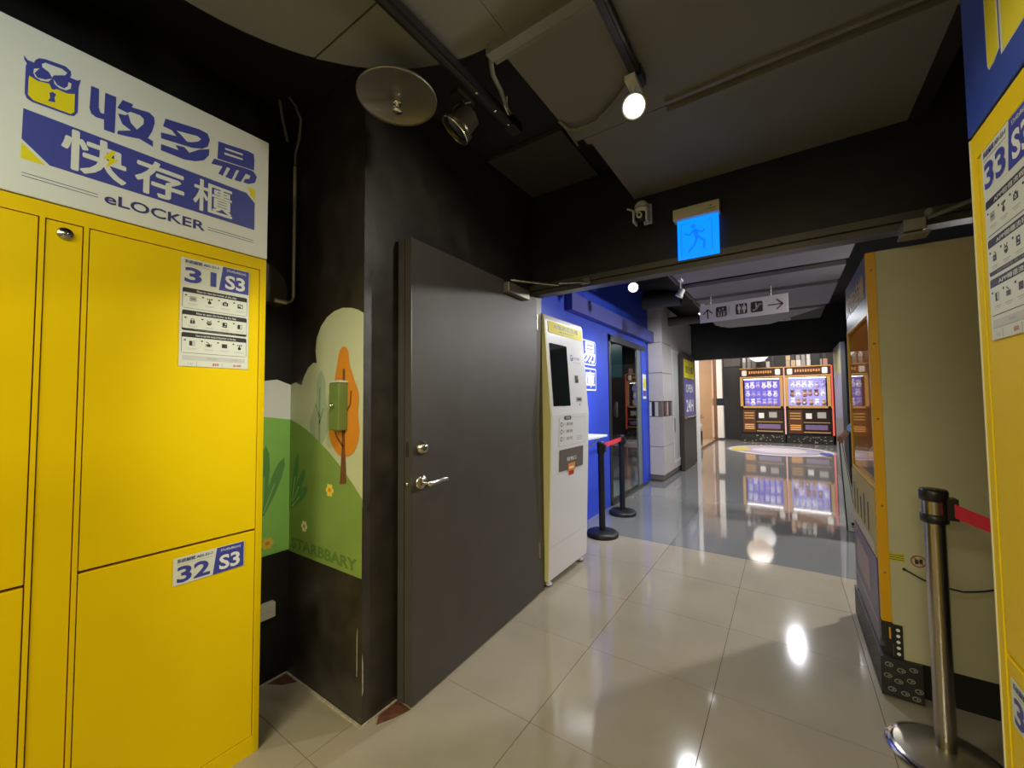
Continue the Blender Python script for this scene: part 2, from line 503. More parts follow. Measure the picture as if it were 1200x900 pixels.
MB().box(conduit_dk, -0.38, 0.49, 1.75, 1.785, 2.575, 2.60).box(conduit_dk, -0.38, 0.49, 1.70, 1.72, 2.585, 2.60).build('ceiling_batten', cb)

# blue shop front
wb = struct(MB().box(blue_wall, -2.0, -1.88, 2.52, 4.95, 0, 3.1).box(blue_wall, -2.0, -1.88, 4.95, 6.62, 2.20, 3.1).box(blue_wall, -2.0, -1.90, 6.62, 6.85, 0, 3.1), 'wall_blue')
MB().box(blue_beam_m, -1.88, -1.80, 3.75, 6.84, 2.29, 2.47).build('lintel_box', wb)
struct(MB().box(black_wall, -5.2, -5.1, 3.0, 9.4, 0, 3.1).box(black_wall, -5.2, -2.0, 2.9, 3.0, 0, 3.1).box(black_wall, -5.2, -1.99, 9.3, 9.4, 0, 3.1), 'wall_shop')
struct(MB().box(mat('shop_ceiling', (0.08, 0.08, 0.08), 0.8), -5.2, -2.0, 3.0, 9.3, 3.0, 3.06), 'ceiling_shop')
# tiled column wall
tc_ = struct(MB().box(mat('tile_joint', (0.16, 0.13, 0.11), 0.8), -1.985, -1.70, 6.862, 9.44, 0.02, 2.955).box(mat('column_toe', (0.16, 0.14, 0.12), 0.4), -1.96, -1.73, 6.90, 9.44, 0, 0.10), 'wall_tiled')
ZC = [0.10, 0.565, 1.06, 1.315, 1.79, 2.30, 2.95]
niche = mat('niche_pale_green', (0.42, 0.50, 0.42), 0.25)
for a, b in zip(ZC[:-1], ZC[1:]):
    mirror_band = (a == 1.06)
    mm = niche if mirror_band else tile_col
    d = 0.03 if mirror_band else 0.0
    MB().box(mm, -1.99, -1.672 - d, 6.85 + d, 6.862 + d, a + 0.005, b - 0.005).build('niche_panel' if mirror_band else 'wall_tile', tc_)
    for y0, y1 in ((6.863, 7.55), (8.25, 9.43)):
        if mirror_band and y0 > 8: mm2, d2 = tile_col, 0.0
        else: mm2, d2 = mm, d
        MB().box(mm2, -1.70 - d2, -1.682 - d2, y0 + (d2 if y0 < 7 else 0), y1 - 0.005, a + 0.005, b - 0.005).build('niche_panel' if mm2 is niche else 'wall_tile', tc_)
MB().box(tile_col, -1.70, -1.682, 7.56, 8.24, 2.255, 2.945).box(tile_col, -1.70, -1.682, 7.56, 8.24, 0.105, 0.20).build('wall_tile', tc_)
for i, (u, wd, c) in enumerate(((-1.985, .05, (.6, .4, .1)), (-1.925, .06, (.7, .68, .62)), (-1.86, .045, (.03, .025, .03)), (-1.81, .05, (.6, .58, .5)))):  # coloured strips stand in for the reflections in the mirror band
    MB().box(mat('niche_stripe_%d' % i, c, .3), u, u + wd, 6.856, 6.879, 1.07, 1.305).build('reflection_strip', tc_)
for i, (u, wd, c) in enumerate(((7.0, .12, (.10, .05, .03)), (7.16, .10, (.45, .42, .36)), (7.30, .12, (.06, .04, .03)))):  # strips for the reflections on the corridor side
    MB().box(mat('niche_side_%d' % i, c, .3), -1.711, -1.688, u, u + wd, 1.07, 1.305).build('reflection_strip', tc_)
sd = struct(MB().box(white_pl, -1.70, -1.676, 7.56, 7.61, 0.2, 2.25).box(white_pl, -1.70, -1.676, 8.19, 8.24, 0.2, 2.25).box(white_pl, -1.70, -1.676, 7.61, 8.19, 2.20, 2.25).box(white_pl, -1.70, -1.676, 7.61, 8.19, 0.2, 0.25), 'door_2')
MB().box(mat('service_panel', (0.55, 0.53, 0.50), 0.4), -1.70, -1.685, 7.612, 8.188, 0.252, 2.198).build('door_leaf', sd)
MB().box(steel, -1.685, -1.672, 7.66, 7.68, 0.75, 1.0).build('door_handle', sd)

# corridor ceiling
c2 = struct(MB().box(black_ceil, -2.0, 2.4, 2.52, 9.45, 3.1, 3.16).box(black_ceil, -0.96, 0.50, 2.53, 2.56, 2.60, 3.1), 'ceiling_corridor')
YB = [2.57, 4.66, 4.80, 5.43, 5.55, 6.76, 6.86]
for a, b in ((2.57, 4.62), (4.82, 5.38), (5.54, 6.72)):
    MB().box(grey_ceil2, -0.955, 0.50, a, b, 2.60, 2.64).build('ceiling_panel', c2)
MB().prism(grey_ceil2, [(-0.955, 6.90), (0.46, 6.90), (-0.18, 7.98), (-0.80, 7.98), (-0.955, 7.6)], 2.60, 2.64).build('ceiling_panel', c2)
MB().box(black_ceil, -0.955, 0.50, 2.57, 8.2, 2.66, 2.70).build('ceiling_backing', c2)
struct(MB().box(black_wall, -2.2, 2.4, 9.45, 9.58, 2.19, 4.0).box(black_wall, 0.98, 2.4, 9.45, 9.58, 0, 2.19), 'wall_header_far')
struct(MB().box(black_wall, 2.3, 2.4, 2.52, 9.45, 0, 3.16), 'wall_bay')

# game room
struct(MB().box(mat('game_room_wall', (0.06, 0.055, 0.055), 0.7), -1.62, 2.6, 15.4, 15.5, 0, 4.0).box(black_wall, 2.3, 2.4, 9.58, 15.4, 0, 4.0), 'wall_game_room')
struct(MB().box(mat('game_room_ceiling', (0.12, 0.115, 0.11), 0.8), -5.2, 2.6, 9.58, 15.5, 4.0, 4.06), 'ceiling_game_room')
struct(MB().box(mat('dark_panel', (0.035, 0.035, 0.04), 0.5), -1.72, -1.22, 15.2, 15.39, 0, 2.40).box(mat('dark_panel2', (0.10, 0.095, 0.09), 0.5), -1.72, -1.22, 15.2, 15.39, 2.42, 3.4), 'wall_dark_panel')
ws = struct(MB().box(peach, -5.2, -5.1, 9.58, 15.5, 0, 3.9).box(peach, -5.1, -3.30, 15.38, 15.5, 0, 3.9), 'wall_peach')
for k in range(5):
    for z0, z1 in ((0.02, 0.93), (0.94, 1.85), (1.86, 2.77)):
        MB().box(peach, -3.30 + 0.0, -3.28, 10.0 + 1.05 * k, 11.04 + 1.05 * k, z0, z1).build('wall_tile', ws)
struct(MB().box(white_pl, -1.93, -1.89, 10.35, 11.55, 0, 3.2).box(white_pl, -1.93, -1.89, 9.60, 10.3, 0, 3.2), 'wall_white_panel')
struct(MB().box(brown, -1.95, -1.87, 14.42, 14.60, 0, 3.4).box(brown, -1.93, -1.89, 11.56, 14.42, 0.0, 0.05).box(brown, -1.93, -1.89, 11.56, 14.42, 3.0, 3.06), 'trim_storefront')
struct(MB().box(clear_glass, -1.915, -1.905, 11.56, 14.42, 0.05, 3.0), 'window_1')
struct(MB().box(white_pl, -1.95, -1.73, 14.95, 15.2, 0.05, 1.12).box(white_pl, -1.95, -1.75, 14.95, 15.2, 1.36, 3.2).box(peach, -3.3, -1.95, 15.2, 15.37, 0, 3.2), 'wall_pale_panel')

# ================================================================ LEFT LOCKERS
GLY = {
 's1': [(0.257,2.33),(0.274,2.331),(0.275,2.271),(0.279,2.258),(0.287,2.259),(0.288,2.328),(0.313,2.33),(0.312,2.21),(0.288,2.209),(0.287,2.241),(0.27,2.238),(0.259,2.244),(0.255,2.259)],
 's2': [(0.328,2.33),(0.353,2.331),(0.35,2.319),(0.393,2.328),(0.406,2.319),(0.408,2.3),(0.402,2.267),(0.392,2.239),(0.405,2.235),(0.405,2.216),(0.371,2.225),(0.346,2.218),(0.318,2.212),(0.319,2.223),(0.35,2.241),(0.329,2.251),(0.318,2.279),(0.336,2.284),(0.343,2.294),(0.316,2.297)],
 'h2': [(0.341,2.295),(0.347,2.302),(0.37,2.304),(0.38,2.297),(0.38,2.28),(0.364,2.252),(0.349,2.266)],
 's3': [(0.436,2.332),(0.532,2.349),(0.557,2.347),(0.565,2.327),(0.559,2.298),(0.542,2.281),(0.511,2.269),(0.426,2.257),(0.425,2.277),(0.467,2.287),(0.454,2.301),(0.43,2.302)],
 'h3': [(0.467,2.307),(0.527,2.32),(0.538,2.315),(0.53,2.302),(0.511,2.289),(0.497,2.283),(0.481,2.298)],
 's4': [(0.426,2.237),(0.474,2.24),(0.465,2.254),(0.489,2.26),(0.505,2.247),(0.534,2.274),(0.564,2.291),(0.563,2.268),(0.549,2.242),(0.523,2.225),(0.49,2.215),(0.426,2.215)],
 's5': [(0.592,2.336),(0.695,2.351),(0.713,2.349),(0.716,2.326),(0.715,2.283),(0.59,2.269)],
 'h5': [(0.614,2.323),(0.674,2.33),(0.674,2.323),(0.614,2.316)],
 'h6': [(0.612,2.304),(0.674,2.311),(0.674,2.304),(0.612,2.296)],
 's6': [(0.58,2.264),(0.696,2.278),(0.713,2.278),(0.726,2.261),(0.719,2.234),(0.697,2.219),(0.678,2.218),(0.683,2.233),(0.698,2.24),(0.703,2.256),(0.686,2.256),(0.669,2.215),(0.647,2.213),(0.663,2.258),(0.653,2.255),(0.638,2.211),(0.617,2.211),(0.632,2.251),(0.621,2.251),(0.608,2.211),(0.594,2.213),(0.607,2.247),(0.571,2.24)],
 'o1': [(0.129,2.304),(0.129,2.224),(0.133,2.212),(0.143,2.207),(0.213,2.21),(0.224,2.214),(0.231,2.23),(0.231,2.308),(0.233,2.32),(0.235,2.334),(0.228,2.327),(0.213,2.326),(0.215,2.335),(0.214,2.346),(0.204,2.354),(0.165,2.348),(0.152,2.342),(0.145,2.33),(0.144,2.323),(0.132,2.322),(0.125,2.331),(0.126,2.32),(0.131,2.311)],
 'y1': [(0.136,2.279),(0.152,2.274),(0.173,2.28),(0.178,2.268),(0.182,2.268),(0.188,2.274),(0.209,2.274),(0.224,2.282),(0.224,2.226),(0.217,2.216),(0.145,2.213),(0.135,2.223),(0.135,2.268)],
 'w1': [(0.158,2.329),(0.164,2.337),(0.197,2.341),(0.207,2.336),(0.203,2.326),(0.181,2.311),(0.178,2.302),(0.172,2.314),(0.159,2.32)],
 'e1': [(0.144,2.305),(0.154,2.313),(0.145,2.293),(0.151,2.283),(0.166,2.288),(0.178,2.299),(0.171,2.285),(0.158,2.279),(0.147,2.283),(0.143,2.293)],
 'e2': [(0.181,2.299),(0.188,2.287),(0.202,2.285),(0.209,2.296),(0.21,2.31),(0.216,2.309),(0.215,2.293),(0.206,2.282),(0.193,2.28),(0.183,2.287)],
 'k1': [(0.174,2.253),(0.18,2.26),(0.187,2.257),(0.184,2.246),(0.186,2.232),(0.172,2.228),(0.176,2.241)],
}
LX = -1.74
L = thing('locker_cabinet', 'yellow metal parcel locker with doors numbered 31 and 32 at the left', 'locker', (-1.92, 0.22, 0), None)
YL0, YL1, ZT = -0.33, 0.768, 1.932
MB().box(yellow_dk, -2.10, -1.768, YL0 + 0.004, YL1 - 0.004, 0.05, ZT - 0.004).box(yellow, -2.105, -1.745, YL1 - 0.012, YL1, 0.0, ZT).box(yellow, -2.105, -1.745, YL0, YL0 + 0.012, 0.0, ZT).box(yellow, -2.105, -1.745, YL0, YL1, ZT - 0.012, ZT).build('carcass', L)
fr = MB()
cols = [(-0.306, 0.166, 'd'), (0.176, 0.254, 'n'), (0.264, 0.746, 'd')]
prev = YL0
for a, b, k in cols:
    fr.box(yellow, LX - 0.03, LX, prev, a, 0, ZT)
    prev = b
fr.box(yellow, LX - 0.03, LX, prev, YL1, 0, ZT)
for a, b, k in cols:
    fr.box(yellow, LX - 0.03, LX, a, b, ZT - 0.044, ZT)
    fr.box(yellow, LX - 0.03, LX, a, b, 0, 0.065)
fr.build('face_frame', L)
g = 0.0028
def sticker_head(m, P, u0, v1, wd, num, size, n=0.0014):
    """white paper with a number and a slanted blue field"""
    h = wd * 0.43
    m.rect(paper, u0, u0 + wd, v1 - h, v1, n, P)
    m.flat(blue, [(u0 + wd * 0.53, v1 - h), (u0 + wd * 0.99, v1 - h * 0.99), (u0 + wd * 0.99, v1 - h * 0.02), (u0 + wd * 0.585, v1 - h * 0.02)], n + 0.0005, P)
    m.text(blue, num, u0 + wd * 0.05, u0 + wd * 0.49, v1 - h * 0.93, v1 - h * 0.34, n + 0.0008, P, 0.028)
    m.text(pwhite, size, u0 + wd * 0.62, u0 + wd * 0.93, v1 - h * 0.90, v1 - h * 0.34, n + 0.0010, P, 0.028)
    m.text(pwhite, '57x42x86(cm)', u0 + wd * 0.64, u0 + wd * 0.94, v1 - h * 0.22, v1 - h * 0.10, n + 0.0010, P, 0.01)
    m.text(navy, '系統編號 A01-51-1', u0 + wd * 0.05, u0 + wd * 0.52, v1 - h * 0.20, v1 - h * 0.06, n + 0.0008, P, 0.01)
    m.rect(pgrey, u0 + wd * 0.05, u0 + wd * 0.52, v1 - h * 0.265, v1 - h * 0.255, n + 0.0008, P)
def icon(m, P, k, u, v, s, n):
    b = pblack
    if k == 0:   # phone screen
        m.rect(pgrey, u - s * .9, u + s * .9, v - s * .8, v + s * .8, n, P)
        m.rect(b, u - s * .6, u + s * .6, v - s * .1, v + s * .1, n + .0003, P)
    elif k == 1:  # pointing hand
        m.rect(b, u - s * .15, u + s * .15, v - s * .2, v + s * .9, n, P); m.ell(b, u, v - s * .4, s * .5, s * .5, n, P, 12)
        m.rect(b, u - s * .7, u - s * .3, v + s * .5, v + s * .8, n, P); m.rect(b, u + s * .3, u + s * .8, v + s * .5, v + s * .9, n, P)
    elif k == 2:  # camera
        m.rect(b, u - s * .8, u + s * .8, v - s * .6, v + s * .5, n, P); m.rect(b, u - s * .3, u + s * .3, v + s * .5, v + s * .8, n, P)
        m.ell(paper, u, v - s * .05, s * .35, s * .35, n + .0003, P, 12); m.ell(b, u, v - s * .05, s * .18, s * .18, n + .0005, P, 10)
    elif k == 3:  # card terminal
        m.rect(b, u - s * .8, u + s * .8, v - s * .7, v + s * .7, n, P); m.rect(paper, u - s * .5, u + s * .1, v, v + s * .4, n + .0003, P); m.rect(paper, u + s * .2, u + s * .6, v - s * .5, v + s * .4, n + .0003, P)
    elif k == 4:  # padlock
        m.ell(b, u, v + s * .35, s * .45, s * .5, n, P, 14); m.ell(paper, u, v + s * .35, s * .28, s * .32, n + .0003, P, 12); m.rect(b, u - s * .6, u + s * .6, v - s * .8, v + s * .2, n + .0005, P); m.rect(paper, u - s * .1, u + s * .1, v - s * .5, v - s * .1, n + .0007, P)
    elif k == 5:  # robot face
        m.ell(b, u, v - s * .1, s * .7, s * .65, n, P, 14); m.rect(paper, u - s * .4, u + s * .4, v - s * .05, v + s * .15, n + .0003, P); m.line(b, [(u - s * .6, v + s * .95), (u - s * .2, v + s * .4)], s * .15, n, P); m.line(b, [(u + s * .6, v + s * .95), (u + s * .2, v + s * .4)], s * .15, n, P)
    elif k == 6:  # page
        m.rect(b, u - s * .7, u + s * .6, v - s * .8, v + s * .8, n, P); m.rect(paper, u, u + s * .4, v + s * .1, v + s * .5, n + .0003, P); m.rect(paper, u - s * .4, u + s * .3, v - s * .5, v - s * .35, n + .0003, P)
    elif k == 7:  # open door
        m.rect(b, u - s * .7, u + s * .05, v - s * .75, v + s * .75, n, P); m.rect(b, u + s * .15, u + s * .7, v - s * .75, v + s * .75, n, P); m.rect(paper, u + s * .22, u + s * .6, v - s * .65, v + s * .65, n + .0003, P)
    elif k == 8:  # bag going in
        m.rect(b, u - s * .5, u + s * .5, v - s * .7, v + s * .2, n, P); m.rect(b, u - s * .8, u - s * .65, v - s * .7, v + s * .2, n, P); m.rect(b, u + s * .65, u + s * .8, v - s * .7, v + s * .2, n, P); m.line(b, [(u - s * .7, v + s * .9), (u + s * .1, v + s * .4)], s * .2, n, P)
    else:         # closed door
        m.rect(b, u - s * .75, u + s * .75, v - s * .65, v + s * .65, n, P); m.rect(pred, u + s * .1, u + s * .5, v - s * .1, v + s * .1, n + .0003, P)
def big_sticker(m, P, u0, v1, wd, ht, heads, n=0.0014):
    m.rect(paper, u0, u0 + wd, v1 - ht, v1, n, P)
    y = v1 - ht * 0.275
    rows = [(0, 1, 2, 3), (4, 5, 6, 7), (7, 8, 9, 1)]
    for r in range(3):
        hh = ht * 0.195
        m.rrect(pblack, u0 + wd * .03, u0 + wd * .97, y - hh * .97, y, wd * .025, n + .0004, P)
        m.rrect(paper, u0 + wd * .035, u0 + wd * .965, y - hh * (.86 if r == 1 else .955), y - hh * .22, wd * .01, n + .0007, P)
        m.text(pwhite, heads[r], u0 + wd * .22, u0 + wd * .80, y - hh * .19, y - hh * .06, n + .0010, P, 0.01)
        if r == 1:
            m.text(pgrey, heads[3], u0 + wd * .2, u0 + wd * .8, y - hh * .95, y - hh * .885, n + .0010, P)
        for q in range(4):
            uu = u0 + wd * (.17 + .23 * q)
            icon(m, P, rows[r][q], uu, y - hh * .50, wd * .052, n + .0010)
            m.ell(pblack, uu - wd * .095, y - hh * .36, wd * .016, wd * .012, n + .0010, P, 8)
            m.rect(pgrey, uu - wd * .07, uu + wd * .07, y - hh * .75, y - hh * .735, n + .0010, P)
            m.rect(pgrey, uu - wd * .05, uu + wd * .05, y - hh * .80, y - hh * .79, n + .0010, P)
        y -= hh + ht * 0.012
    m.rect(pgrey, u0 + wd * .05, u0 + wd * .95, y - ht * .045, y - ht * .004, n + .0004, P)
    m.rect(mat('print_light_grey', (0.6, 0.6, 0.56), 0.5), u0 + wd * .052, u0 + wd * .948, y - ht * .044, y - ht * .005, n + .0006, P)
    m.text(pgrey, 'Weekday', u0 + wd * .38, u0 + wd * .52, y - ht * .034, y - ht * .014, n + .0010, P)
    m.text(pgrey, 'Holiday', u0 + wd * .73, u0 + wd * .84, y - ht * .034, y - ht * .014, n + .0010, P)
    m.text(pgrey, '1 hr', u0 + wd * .12, u0 + wd * .19, y - ht * .088, y - ht * .068, n + .0010, P)
    m.text(pred, '$50', u0 + wd * .46, u0 + wd * .55, y - ht * .09, y - ht * .066, n + .0010, P, .015)
    m.text(pred, '$100', u0 + wd * .77, u0 + wd * .89, y - ht * .09, y - ht * .066, n + .0010, P, .015)
    for q in (.24, .60):
        m.rect(pgrey, u0 + wd * q, u0 + wd * (q + .004), y - ht * .10, y - ht * .055, n + .0006, P)
ENG = ['How to rent the locker at the App', 'How to open the locker at the App', 'How to end the rental of the locker at the App', 'How to report a problem at the App']
for a, b, k in cols:
    if k == 'd':
        for z0, z1 in ((0.856, ZT - 0.047), (0.068, 0.847)):
            d = MB().box(yellow, LX - 0.024, LX - 0.0012, a + g, b - g, z0, z1).build('locker_door', L, bevel=0.0015)
            if a > 0.2:
                m = MB()
                if z0 > 0.5:
                    big_sticker(m, FX(LX), 0.489, 1.866, 0.217, 0.385, ENG)
                    sticker_head(m, FX(LX), 0.489, 1.866, 0.217, '31', 'S3', 0.0018)
                else:
                    sticker_head(m, FX(LX), 0.489, 0.820, 0.217, '32', 'S3')
                tag(m.build('number_sticker', d), 'instruction sticker reading 31 S3' if z0 > 0.5 else 'white and blue sticker reading 32 S3')
    else:
        d = MB().box(yellow, LX - 0.024, LX - 0.003, a + g, b - g, 0.068, ZT - 0.047).build('lock_panel', L, bevel=0.0015)
        lk = MB().lathe(steel, [(0.0, 0.006), (0.009, 0.006), (0.0095, 0.004), (0.016, 0.004), (0.018, 0.0), (0.018, -0.004)], (LX + 0.001, 0.2155, 1.853), (1, 0, 0), 24)
        lk.box(pblack, -0.0012, 0.0012, -0.006, 0.006, 0, 0.0005, PL((LX + 0.0075, 0.2155, 1.853), (0, 1, 0), (0, 0, 1)))
        lk.build('lock_cylinder', d)
sb = thing('locker_sign_board', 'white header board with an owl padlock emblem and blue lettering above the yellow locker', 'sign', (-1.80, 0.22, 1.934))
MB().box(sign_white, -1.86, LX + 0.002, YL0, 0.770, 1.936, 2.425).build('board', sb, bevel=0.002)
P = FX(LX + 0.002)
m = MB()
def flats(keys, mt, n):
    for q in keys: m.flat(mt, GLY[q], n, P)
flats(['s1', 's2', 's3', 's4', 's5', 's6'], blue, 0.0008)
flats(['h2', 'h3', 'h5', 'h6'], sign_white, 0.0013)
m.build('brand_lettering', sb)
m = MB()
flats(['o1'], blue, 0.0008); flats(['y1'], pyellow, 0.0013); flats(['w1', 'e1', 'e2'], sign_white, 0.0013); flats(['k1'], blue, 0.0018)
m.build('padlock_emblem', sb)
m = MB()
m.flat(blue, [(0.128, 2.180), (0.690, 2.180), (0.720, 2.150), (0.720, 2.041), (0.180, 2.041), (0.127, 2.092)], 0.0008, P)
m.flat(pyellow, [(0.127, 2.082), (0.172, 2.037), (0.127, 2.037)], 0.0008, P)
m.flat(pyellow, [(0.700, 2.182), (0.720, 2.182), (0.720, 2.160)], 0.0008, P)
m.flat(pyellow, [(0.692, 2.205), (0.720, 2.205), (0.720, 2.158)], 0.0006, P)
m.text(sign_white, '快', 0.203, 0.340, 2.052, 2.170, 0.0014, P, 0.022)
m.text(sign_white, '存', 0.365, 0.490, 2.052, 2.166, 0.0014, P, 0.022)
m.text(sign_white, '櫃', 0.520, 0.640, 2.052, 2.166, 0.0014, P, 0.012)
m.flat(pyellow, [(0.306, 2.150), (0.288, 2.118), (0.302, 2.118), (0.294, 2.090), (0.322, 2.126), (0.306, 2.126), (0.316, 2.150)], 0.0020, P)
m.build('name_band', sb)
m = MB()
m.text(navy, 'eLOCKER', 0.294, 0.556, 1.978, 2.012, 0.0010, P, 0.018)
for u0, u1 in ((0.130, 0.280), (0.565, 0.718)):
    m.rect(navy, u0, u1, 1.997, 1.9985, 0.0008, P); m.rect(navy, u0, u1, 1.988, 1.9895, 0.0008, P)
m.build('lower_lettering', sb)

# ================================================================ RIGHT LOCKERS
RX = 0.36
Rk = thing('locker_cabinet', 'yellow metal parcel locker with door numbered 33 at the right edge', 'locker', (0.58, 0.85, 0))
YR1, YR0, ZR = 1.315, 0.36, 1.925
MB().box(yellow_dk, 0.39, 0.80, YR0 + .004, YR1 - .004, 0.05, ZR - .004).box(yellow, 0.365, 0.80, YR1 - .012, YR1, 0, ZR).box(yellow, 0.365, 0.80, YR0, YR0 + .012, 0, ZR).box(yellow, 0.365, 0.80, YR0, YR1, ZR - .012, ZR).build('carcass', Rk)
fr = MB()
cr_ = [(0.80, 1.284, 'd'), (0.712, 0.790, 'n'), (0.385, 0.702, 'd')]
for a, b in ((1.284, YR1), (0.790, 0.80), (0.702, 0.712), (YR0, 0.385)):
    fr.box(yellow, RX, RX + .03, a, b, 0, ZR)
for a, b, k in cr_:
    fr.box(yellow, RX, RX + .03, a, b, ZR - .055, ZR); fr.box(yellow, RX, RX + .03, a, b, 0, .065)
fr.build('face_frame', Rk, bevel=0.001)
MB().box(mat('pale_edge_strip', (0.75, 0.70, 0.45), 0.5), RX - 0.0015, RX + 0.0, YR1 - 0.004, YR1 + 0.001, 0, ZR).build('edge_strip', Rk)
P = FXn(RX)
for a, b, k in cr_:
    if k == 'd':
        for z0, z1 in ((0.822, ZR - .058), (0.068, 0.812)):
            d = MB().box(yellow, RX + .0012, RX + .024, a + g, b - g, z0, z1).build('locker_door', Rk, bevel=.0015)
            if a > 0.75:
                m = MB()
                if z0 > .5:
                    big_sticker(m, P, -1.252, 1.866, 0.217, 0.400, ['APP租借流程', 'APP開櫃流程', 'APP歸還流程', '24小時客服 線上回報'])
                    sticker_head(m, P, -1.252, 1.866, 0.217, '33', 'S3', 0.0018)
                else:
                    sticker_head(m, P, -1.259, 0.782, 0.217, '34', 'S3')
                tag(m.build('number_sticker', d), 'instruction sticker reading 33 S3' if z0 > .5 else 'white and blue number sticker')
    else:
        MB().box(yellow, RX + .003, RX + .024, a + g, b - g, .068, ZR - .058).build('lock_panel', Rk, bevel=.0015)
rs = thing('locker_sign_board', 'blue header board with big yellow letter strokes above the right locker', 'sign', (0.42, 0.85, 1.928))
MB().box(sign_blue, 0.358, 0.48, YR0, 1.318, 1.932, 2.43).build('board', rs, bevel=.002)
P = FXn(0.358)
m = MB()
def ystroke(loop):
    cu = sum(p[0] for p in loop) / len(loop); cv = sum(p[1] for p in loop) / len(loop)
    m.flat(sign_white, [(cu + (u - cu) * 1.08 + (0.0022 if u > cu else -0.0022), cv + (v - cv) * 1.02) for u, v in loop], 0.0008, P)
    m.flat(pyellow, loop, 0.0013, P)
ystroke([(-1.193, 2.36), (-1.193, 2.022), (-1.187, 2.010), (-1.172, 2.010), (-1.146, 2.020), (-1.146, 2.36)])
ystroke([(-1.126, 2.36), (-1.126, 2.003), (-1.05, 2.003), (-0.98, 2.01), (-0.96, 2.05), (-0.96, 2.36)])
ystroke([(-0.90, 2.36), (-0.90, 2.24), (-0.80, 2.24), (-0.80, 2.003), (-0.75, 2.003), (-0.75, 2.24), (-0.62, 2.24), (-0.62, 2.36)])
m.build('brand_lettering', rs)

# ================================================================ MURAL
mu = thing('wall_mural', 'painted mural of green hill, orange tree and pale clouds across the inner corner', 'mural', (-1.82, 1.03, 0.6))
A = FX(-2.11)      # side panel, its stronger light put into lighter colours
B = FYn(1.06)      # panel facing us
MB().flat(m_cloud_lit, [(0.50, 1.30), (1.059, 1.26), (1.059, 1.44), (0.99, 1.465), (0.90, 1.452), (0.80, 1.40), (0.5, 1.35)], 0.001, A).build('white_cloud', mu)
MB().flat(m_hill_lit, [(0.35, 0.607), (1.059, 0.605), (1.059, 1.262), (0.92, 1.282), (0.70, 1.30), (0.35, 1.30)], 0.002, A).build('hill', mu)
def blob(pts, n=5):
    """smooth closed loop through points"""
    out = []
    N = len(pts)
    for i in range(N):
        p0, p1, p2, p3 = pts[i - 1], pts[i], pts[(i + 1) % N], pts[(i + 2) % N]
        for k in range(n):
            t = k / n
            out.append(tuple(0.5 * ((2 * p1[j]) + (-p0[j] + p2[j]) * t + (2 * p0[j] - 5 * p1[j] + 4 * p2[j] - p3[j]) * t * t + (-p0[j] + 3 * p1[j] - 3 * p2[j] + p3[j]) * t ** 3) for j in (0, 1)))
    return out
x1 = -1.502
cloud = [(-2.108, 1.00), (-2.108, 1.443), (-2.06, 1.452), (-2.005, 1.435), (-1.985, 1.475), (-1.945, 1.520), (-1.90, 1.542), (-1.868, 1.540), (-1.880, 1.60), (-1.870, 1.66), (-1.835, 1.715), (-1.785, 1.752), (-1.725, 1.773), (-1.66, 1.780), (-1.59, 1.770), (-1.54, 1.755), (x1, 1.735), (x1, 0.9)]
MB().flat(m_cloud, cloud, 0.001, B).build('pale_cloud', mu)
MB().flat(m_hill, [(-2.108, 0.600), (x1, 0.602), (x1, 0.935), (-1.58, 1.00), (-1.66, 1.058), (-1.75, 1.115), (-1.856, 1.172), (-1.95, 1.215), (-2.04, 1.245), (-2.108, 1.262)], 0.0022, B).build('hill', mu)
m = MB()
m.flat(m_gtree, blob([(-1.925, 1.22), (-1.885, 1.14), (-1.84, 1.135), (-1.775, 1.20), (-1.755, 1.28), (-1.785, 1.36), (-1.79, 1.44), (-1.815, 1.49), (-1.84, 1.495), (-1.865, 1.44), (-1.868, 1.36), (-1.905, 1.29)]), 0.0016, B)
m.line(m_gtrunk, [(-1.838, 1.02), (-1.838, 1.42)], 0.014, 0.0019, B)
m.line(m_gtrunk, [(-1.838, 1.25), (-1.805, 1.32)], 0.010, 0.0019, B); m.line(m_gtrunk, [(-1.838, 1.28), (-1.872, 1.34)], 0.010, 0.0019, B)
m.build('grey_tree', mu)
m = MB()
m.flat(m_orange, blob([(-1.755, 1.20), (-1.70, 1.125), (-1.63, 1.105), (-1.56, 1.135), (-1.525, 1.21), (-1.535, 1.30), (-1.53, 1.38), (-1.565, 1.45), (-1.60, 1.52), (-1.61, 1.575), (-1.640, 1.60), (-1.675, 1.585), (-1.695, 1.52), (-1.715, 1.44), (-1.72, 1.36), (-1.745, 1.29)]), 0.0028, B)
m.flat(m_trunk, [(-1.665, 0.98), (-1.615, 0.99), (-1.628, 1.15), (-1.632, 1.50), (-1.650, 1.50), (-1.652, 1.15)], 0.0033, B)
for q in ([(-1.642, 1.22), (-1.69, 1.30), (-1.70, 1.40)], [(-1.642, 1.28), (-1.59, 1.34), (-1.585, 1.40)], [(-1.642, 1.15), (-1.69, 1.19), (-1.72, 1.24)]):
    m.line(m_trunk, q, 0.011, 0.0033, B)
m.build('orange_tree', mu)
def leaf(m, P, u, v, L_, a, wd, n, mt):
    a = math.radians(a)
    du, dv = math.cos(a), math.sin(a)
    lp = []
    for s, k in ((0, .25), (.3, .8), (.65, 1), (.88, .75), (1, 0), (.88, -.75), (.65, -1), (.3, -.8), (0, -.25)):
        lp.append((u + du * L_ * s - dv * wd * k, v + dv * L_ * s + du * wd * k))
    m.flat(mt, lp, n, P)
    m.line(m_vein, [(u + du * L_ * .05, v + dv * L_ * .05), (u + du * L_ * .55, v + dv * L_ * .55)], 0.006, n + .0004, P)
m = MB()
for i, (a, l) in enumerate(((150, .22), (128, .30), (108, .36), (88, .40), (70, .34))):
    leaf(m, A, 0.93, 0.80, l * 0.85, a, .024, 0.0024 + i * .0005, m_bush)
